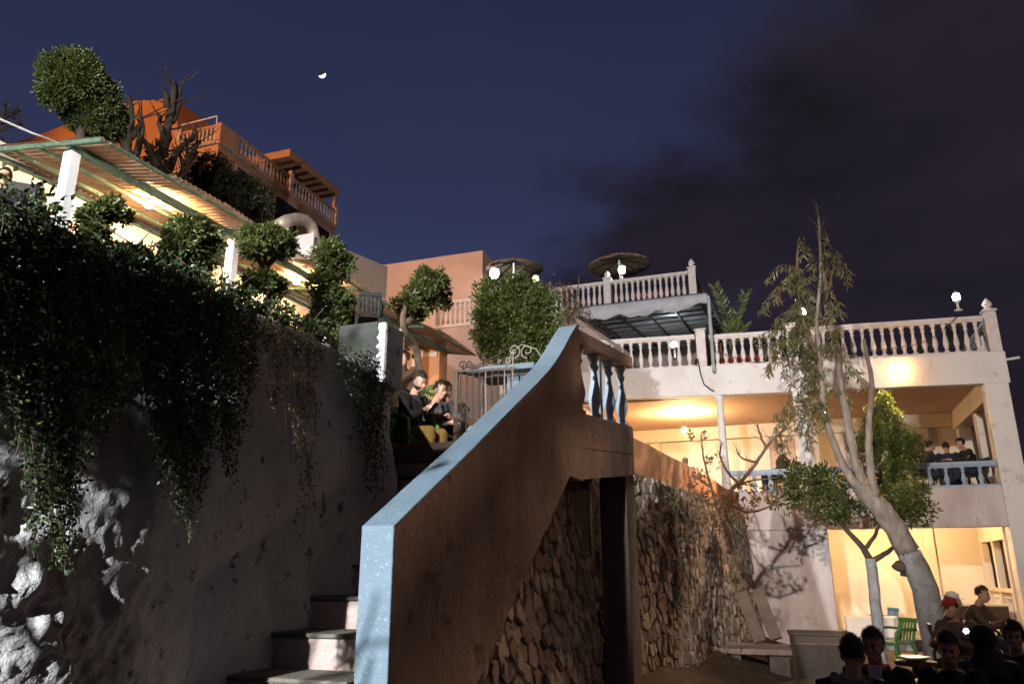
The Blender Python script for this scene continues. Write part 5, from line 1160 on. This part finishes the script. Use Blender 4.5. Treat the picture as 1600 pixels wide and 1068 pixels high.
def person(label, loc, face, pname='lap', yaw=0., nod=.1, jacket=dark_c, trousers=navy_c, hair='hair_short', extra=(), sc=1., chair=None, clabel=None, beard=False, hmat=None, group=None, chair_m=None, emat=None):
    """face: point on the plan the body faces"""
    R = person_meshes(pname, yaw, nod); rz = math.atan2(face[1] - loc[1], face[0] - loc[0]) - PI / 2
    o = thing('person', label, 'person', loc, rz, group, sc)
    link('body', R['body'], o)
    for nm, m in (('jacket', jacket), ('trousers', trousers)):
        c = link(nm, R[nm], o); c.material_slots[0].link = 'OBJECT'; c.material_slots[0].material = m
    link('shoes', R['shoes'], o)
    for e in R['eyes']: link('eye', e, o)
    for e in R['brows']: link('eyebrow', e, o)
    link('mouth', R['mouth'], o)
    if hair:
        h = link('hair', R[hair], o)
        if hmat: h.material_slots[0].link = 'OBJECT'; h.material_slots[0].material = hmat
    if beard: link('beard', R['beard'], o)
    for e in extra:
        nm, m = e; h = link({'scarf': 'headscarf', 'scarf_ring': 'neck_scarf', 'shirt': 'shirt_front'}.get(nm, nm), R[nm], o); h.material_slots[0].link = 'OBJECT'; h.material_slots[0].material = m
    if chair: plastic_chair(' '.join((clabel or 'plastic chair of the ' + label).split()[:16]), loc, rz, chair)
    return o
def hz(px, py, floor, sc=1., hh=1.20): p = onZ(px, py, floor + hh * sc); return (p.x, p.y, floor)
def hy(px, py, y, sc=1., hh=1.20): p = onY(px, py, y); return (p.x, p.y, p.z - hh * sc)
# guests in the court, foreground
l = hy(1331, 1020, 5.9, .95); person('man seen from behind with cropped hair and a grey fur collar', l, (1.3, 8.6), 'lap', .15, .05, navy_c, dark_c, 'hair_short', (('fur_collar', fur_m),), .95, black_pl)
l = hy(1364, 1006, 6.9, .95); person('man in a black jacket over a red and white shirt facing the cropped haired man', l, (-.6, .5), 'lap', -.2, .08, dark_c, navy_c, 'hair_quiff', (('shirt', whitec), ('scarf_ring', red_c)), .95, black_pl)
l = hy(1480, 1010, 7.6, .95); person('young man in black with a fringe sitting in front of the leaning tree', l, (.4, 1.0), 'table', -.1, .18, dark_c, dark_c, 'hair_quiff', (), .95, black_pl)
l = hy(1536, 1000, 7.7, .98); person('woman in a black headscarf seen from behind on a blue chair', l, (2.2, 12), 'lap', .1, .1, dark_c, dark_c, None, (('scarf', dark_c),), .98, blue_pl, 'blue plastic chair under the woman in the black headscarf')
l = hy(1584, 992, 8.2, .95); person('young woman with long dark hair at the edge of the group looking towards the tree', l, (.9, 5.5), 'lap', .05, .1, dark_c, dark_c, 'hair_long', (), .95, black_pl)
l = hy(1494, 948, 11.6, .95); person('man in a red cap leaning to the left behind the lit phone', l, (.2, 9.0), 'table', -.3, .2, brown_c, dark_c, 'hair_short', (('cap', red_c),), .95, black_pl)
l = hy(1487, 938, 12.6, .95); person('man in a pale cap half hidden behind the red cap', l, (3.5, 12.5), 'lap', .0, .1, dark_c, navy_c, 'hair_short', (('cap', whitec),), .95, black_pl)
l = hy(1516, 927, 13.6, .95); person('man in a patterned brown jacket reaching over a table by the lit lower room', l, (4.2, 12.6), 'table', -.1, .2, brown_c, dark_c, 'hair_short', (), .95, black_pl)
# gallery guests
GF = 3.452
for px, py, y, lab, fc_, ps, jm, hr in ((1446, 722, 21.4, 'man bending low at the gallery rail, leftmost of three at its right end', (5, 21.8), 'table', dark_c, 'hair_short'),
        (1482, 716, 21.6, 'man in navy with his back to the rail, middle of three at the gallery end', (3.9, 25), 'table', navy_c, 'hair_short'),
        (1516, 717, 21.3, 'man in black looking left, rightmost of three at the gallery end', (2.5, 20.9), 'table', dark_c, 'hair_quiff')):
    l = hy(px, py, y); person(lab, (l[0], l[1], GF), fc_, ps, 0, .15, jm, navy_c, hr, (), 1., black_pl)
l = hy(1221, 722, 20.6); person('man in a dark jacket turned left behind the blue gallery rail beside the white pier', (l[0], l[1], GF), (-4, 20), 'lap', .1, .1, dark_c, navy_c, 'hair_short', (), 1., black_pl)
l = hy(1071, 722, 19.0, hh=1.63); person('person in a yellow knitted hat standing behind the fig twigs', (l[0], l[1], 2.9), (0, 0), 'stand', .3, .2, grey_c, navy_c, 'hair_short', (('cap', must_c), ('scarf_ring', whitec)), max(.5, (l[2] + 1.63 - 2.9) / 1.63))
l = hy(1001, 702, 15.2, hh=1.63); person('man with short dark hair looking over the plaster parapet beside the landing pillar', (l[0], l[1], 2.9), (1.5, 6), 'stand', .2, .1, dark_c, navy_c, 'hair_short', (), max(.5, (l[2] + 1.63 - 2.9) / 1.63))
# guests on the patio at the stair head
PZ = 2.692
l = hz(641, 598, PZ, .9); ph = person('bearded man in a black jacket and mustard trousers bent over his phone', l, (l[0] + 2.2, l[1] - .5), 'phone', -.05, .42, dark_c, must_c, 'hair_quiff', (), .9, green_pl, 'bright green plastic chair under the man in mustard trousers', True)
M_ = Matrix.Translation(l) @ Matrix.Rotation(ph.rotation_euler.z, 4, 'Z'); q = M_ @ (V3(.015, .405, .835) * .9)
o = MB().box((-.036, -.072, -.005), (.036, .072, .005)).build('phone', black_pl, None, bevel=.004, loc=q); o.rotation_euler = (.7, 0, ph.rotation_euler.z); tag(o, 'mobile phone glowing in the hands of the bearded man', 'phone')
MB().box((-.032, -.066, .0055), (.032, .066, .0068)).build('screen', bulb_screen, o)
l = hy(674, 600, 8.7); person('man in grey resting his face on his hand behind the bearded man', (l[0], l[1], PZ), (l[0] + 2, l[1] - .8), 'cheek', .0, .3, grey_c, dark_c, 'hair_short', (), 1., dgreen_pl)
l = hy(697, 613, 8.9); person('young man in black with swept back hair facing the steps across the table', (l[0], l[1], PZ), (-.3, 0), 'table', .25, .05, dark_c, dark_c, 'hair_quiff', (('scarf_ring', dark_c),), 1., dgreen_pl)
l = hy(722, 616, 10.2); person('person in a pale top seated behind the bars of the iron gate', (l[0], l[1], PZ), (0, 0), 'lap', .1, .1, whitec, navy_c, 'hair_short', (), 1., dgreen_pl)
l = hy(645, 563, 10.6); person('curly haired man in a brown jacket on the terrace edge by the leaning tree', l, (l[0] - 1.2, l[1] - 2), 'cheek', -.3, .2, brown_c, dark_c, 'hair_quiff', (), 1., dgreen_pl)
a = onY(706, 634, 9.0); table('green plastic table between the bearded man and the iron gate', (a.x - .05, a.y, PZ), .2, .5, .4, a.z - PZ, table_g, apron=False)
# two people looking over the wall at the upper left
l = hy(8, 277, 3.75); person('person with dark hair looking over the wall top at the left edge below the canopy', (l[0], l[1], 3.95), (0, -2), 'lap', .2, .1, dark_c, dark_c, 'hair_short', (), max(.4, (l[2] + 1.2 - 3.95) / 1.2), black_pl)
l = hy(48, 322, 4.1); person('person low behind the wall top to the left of the white canopy post', (l[0], l[1], 3.95), (-2, -2), 'lap', .0, .35, dark_c, dark_c, 'hair_short', (), max(.4, (l[2] + 1.2 - 3.95) / 1.2))
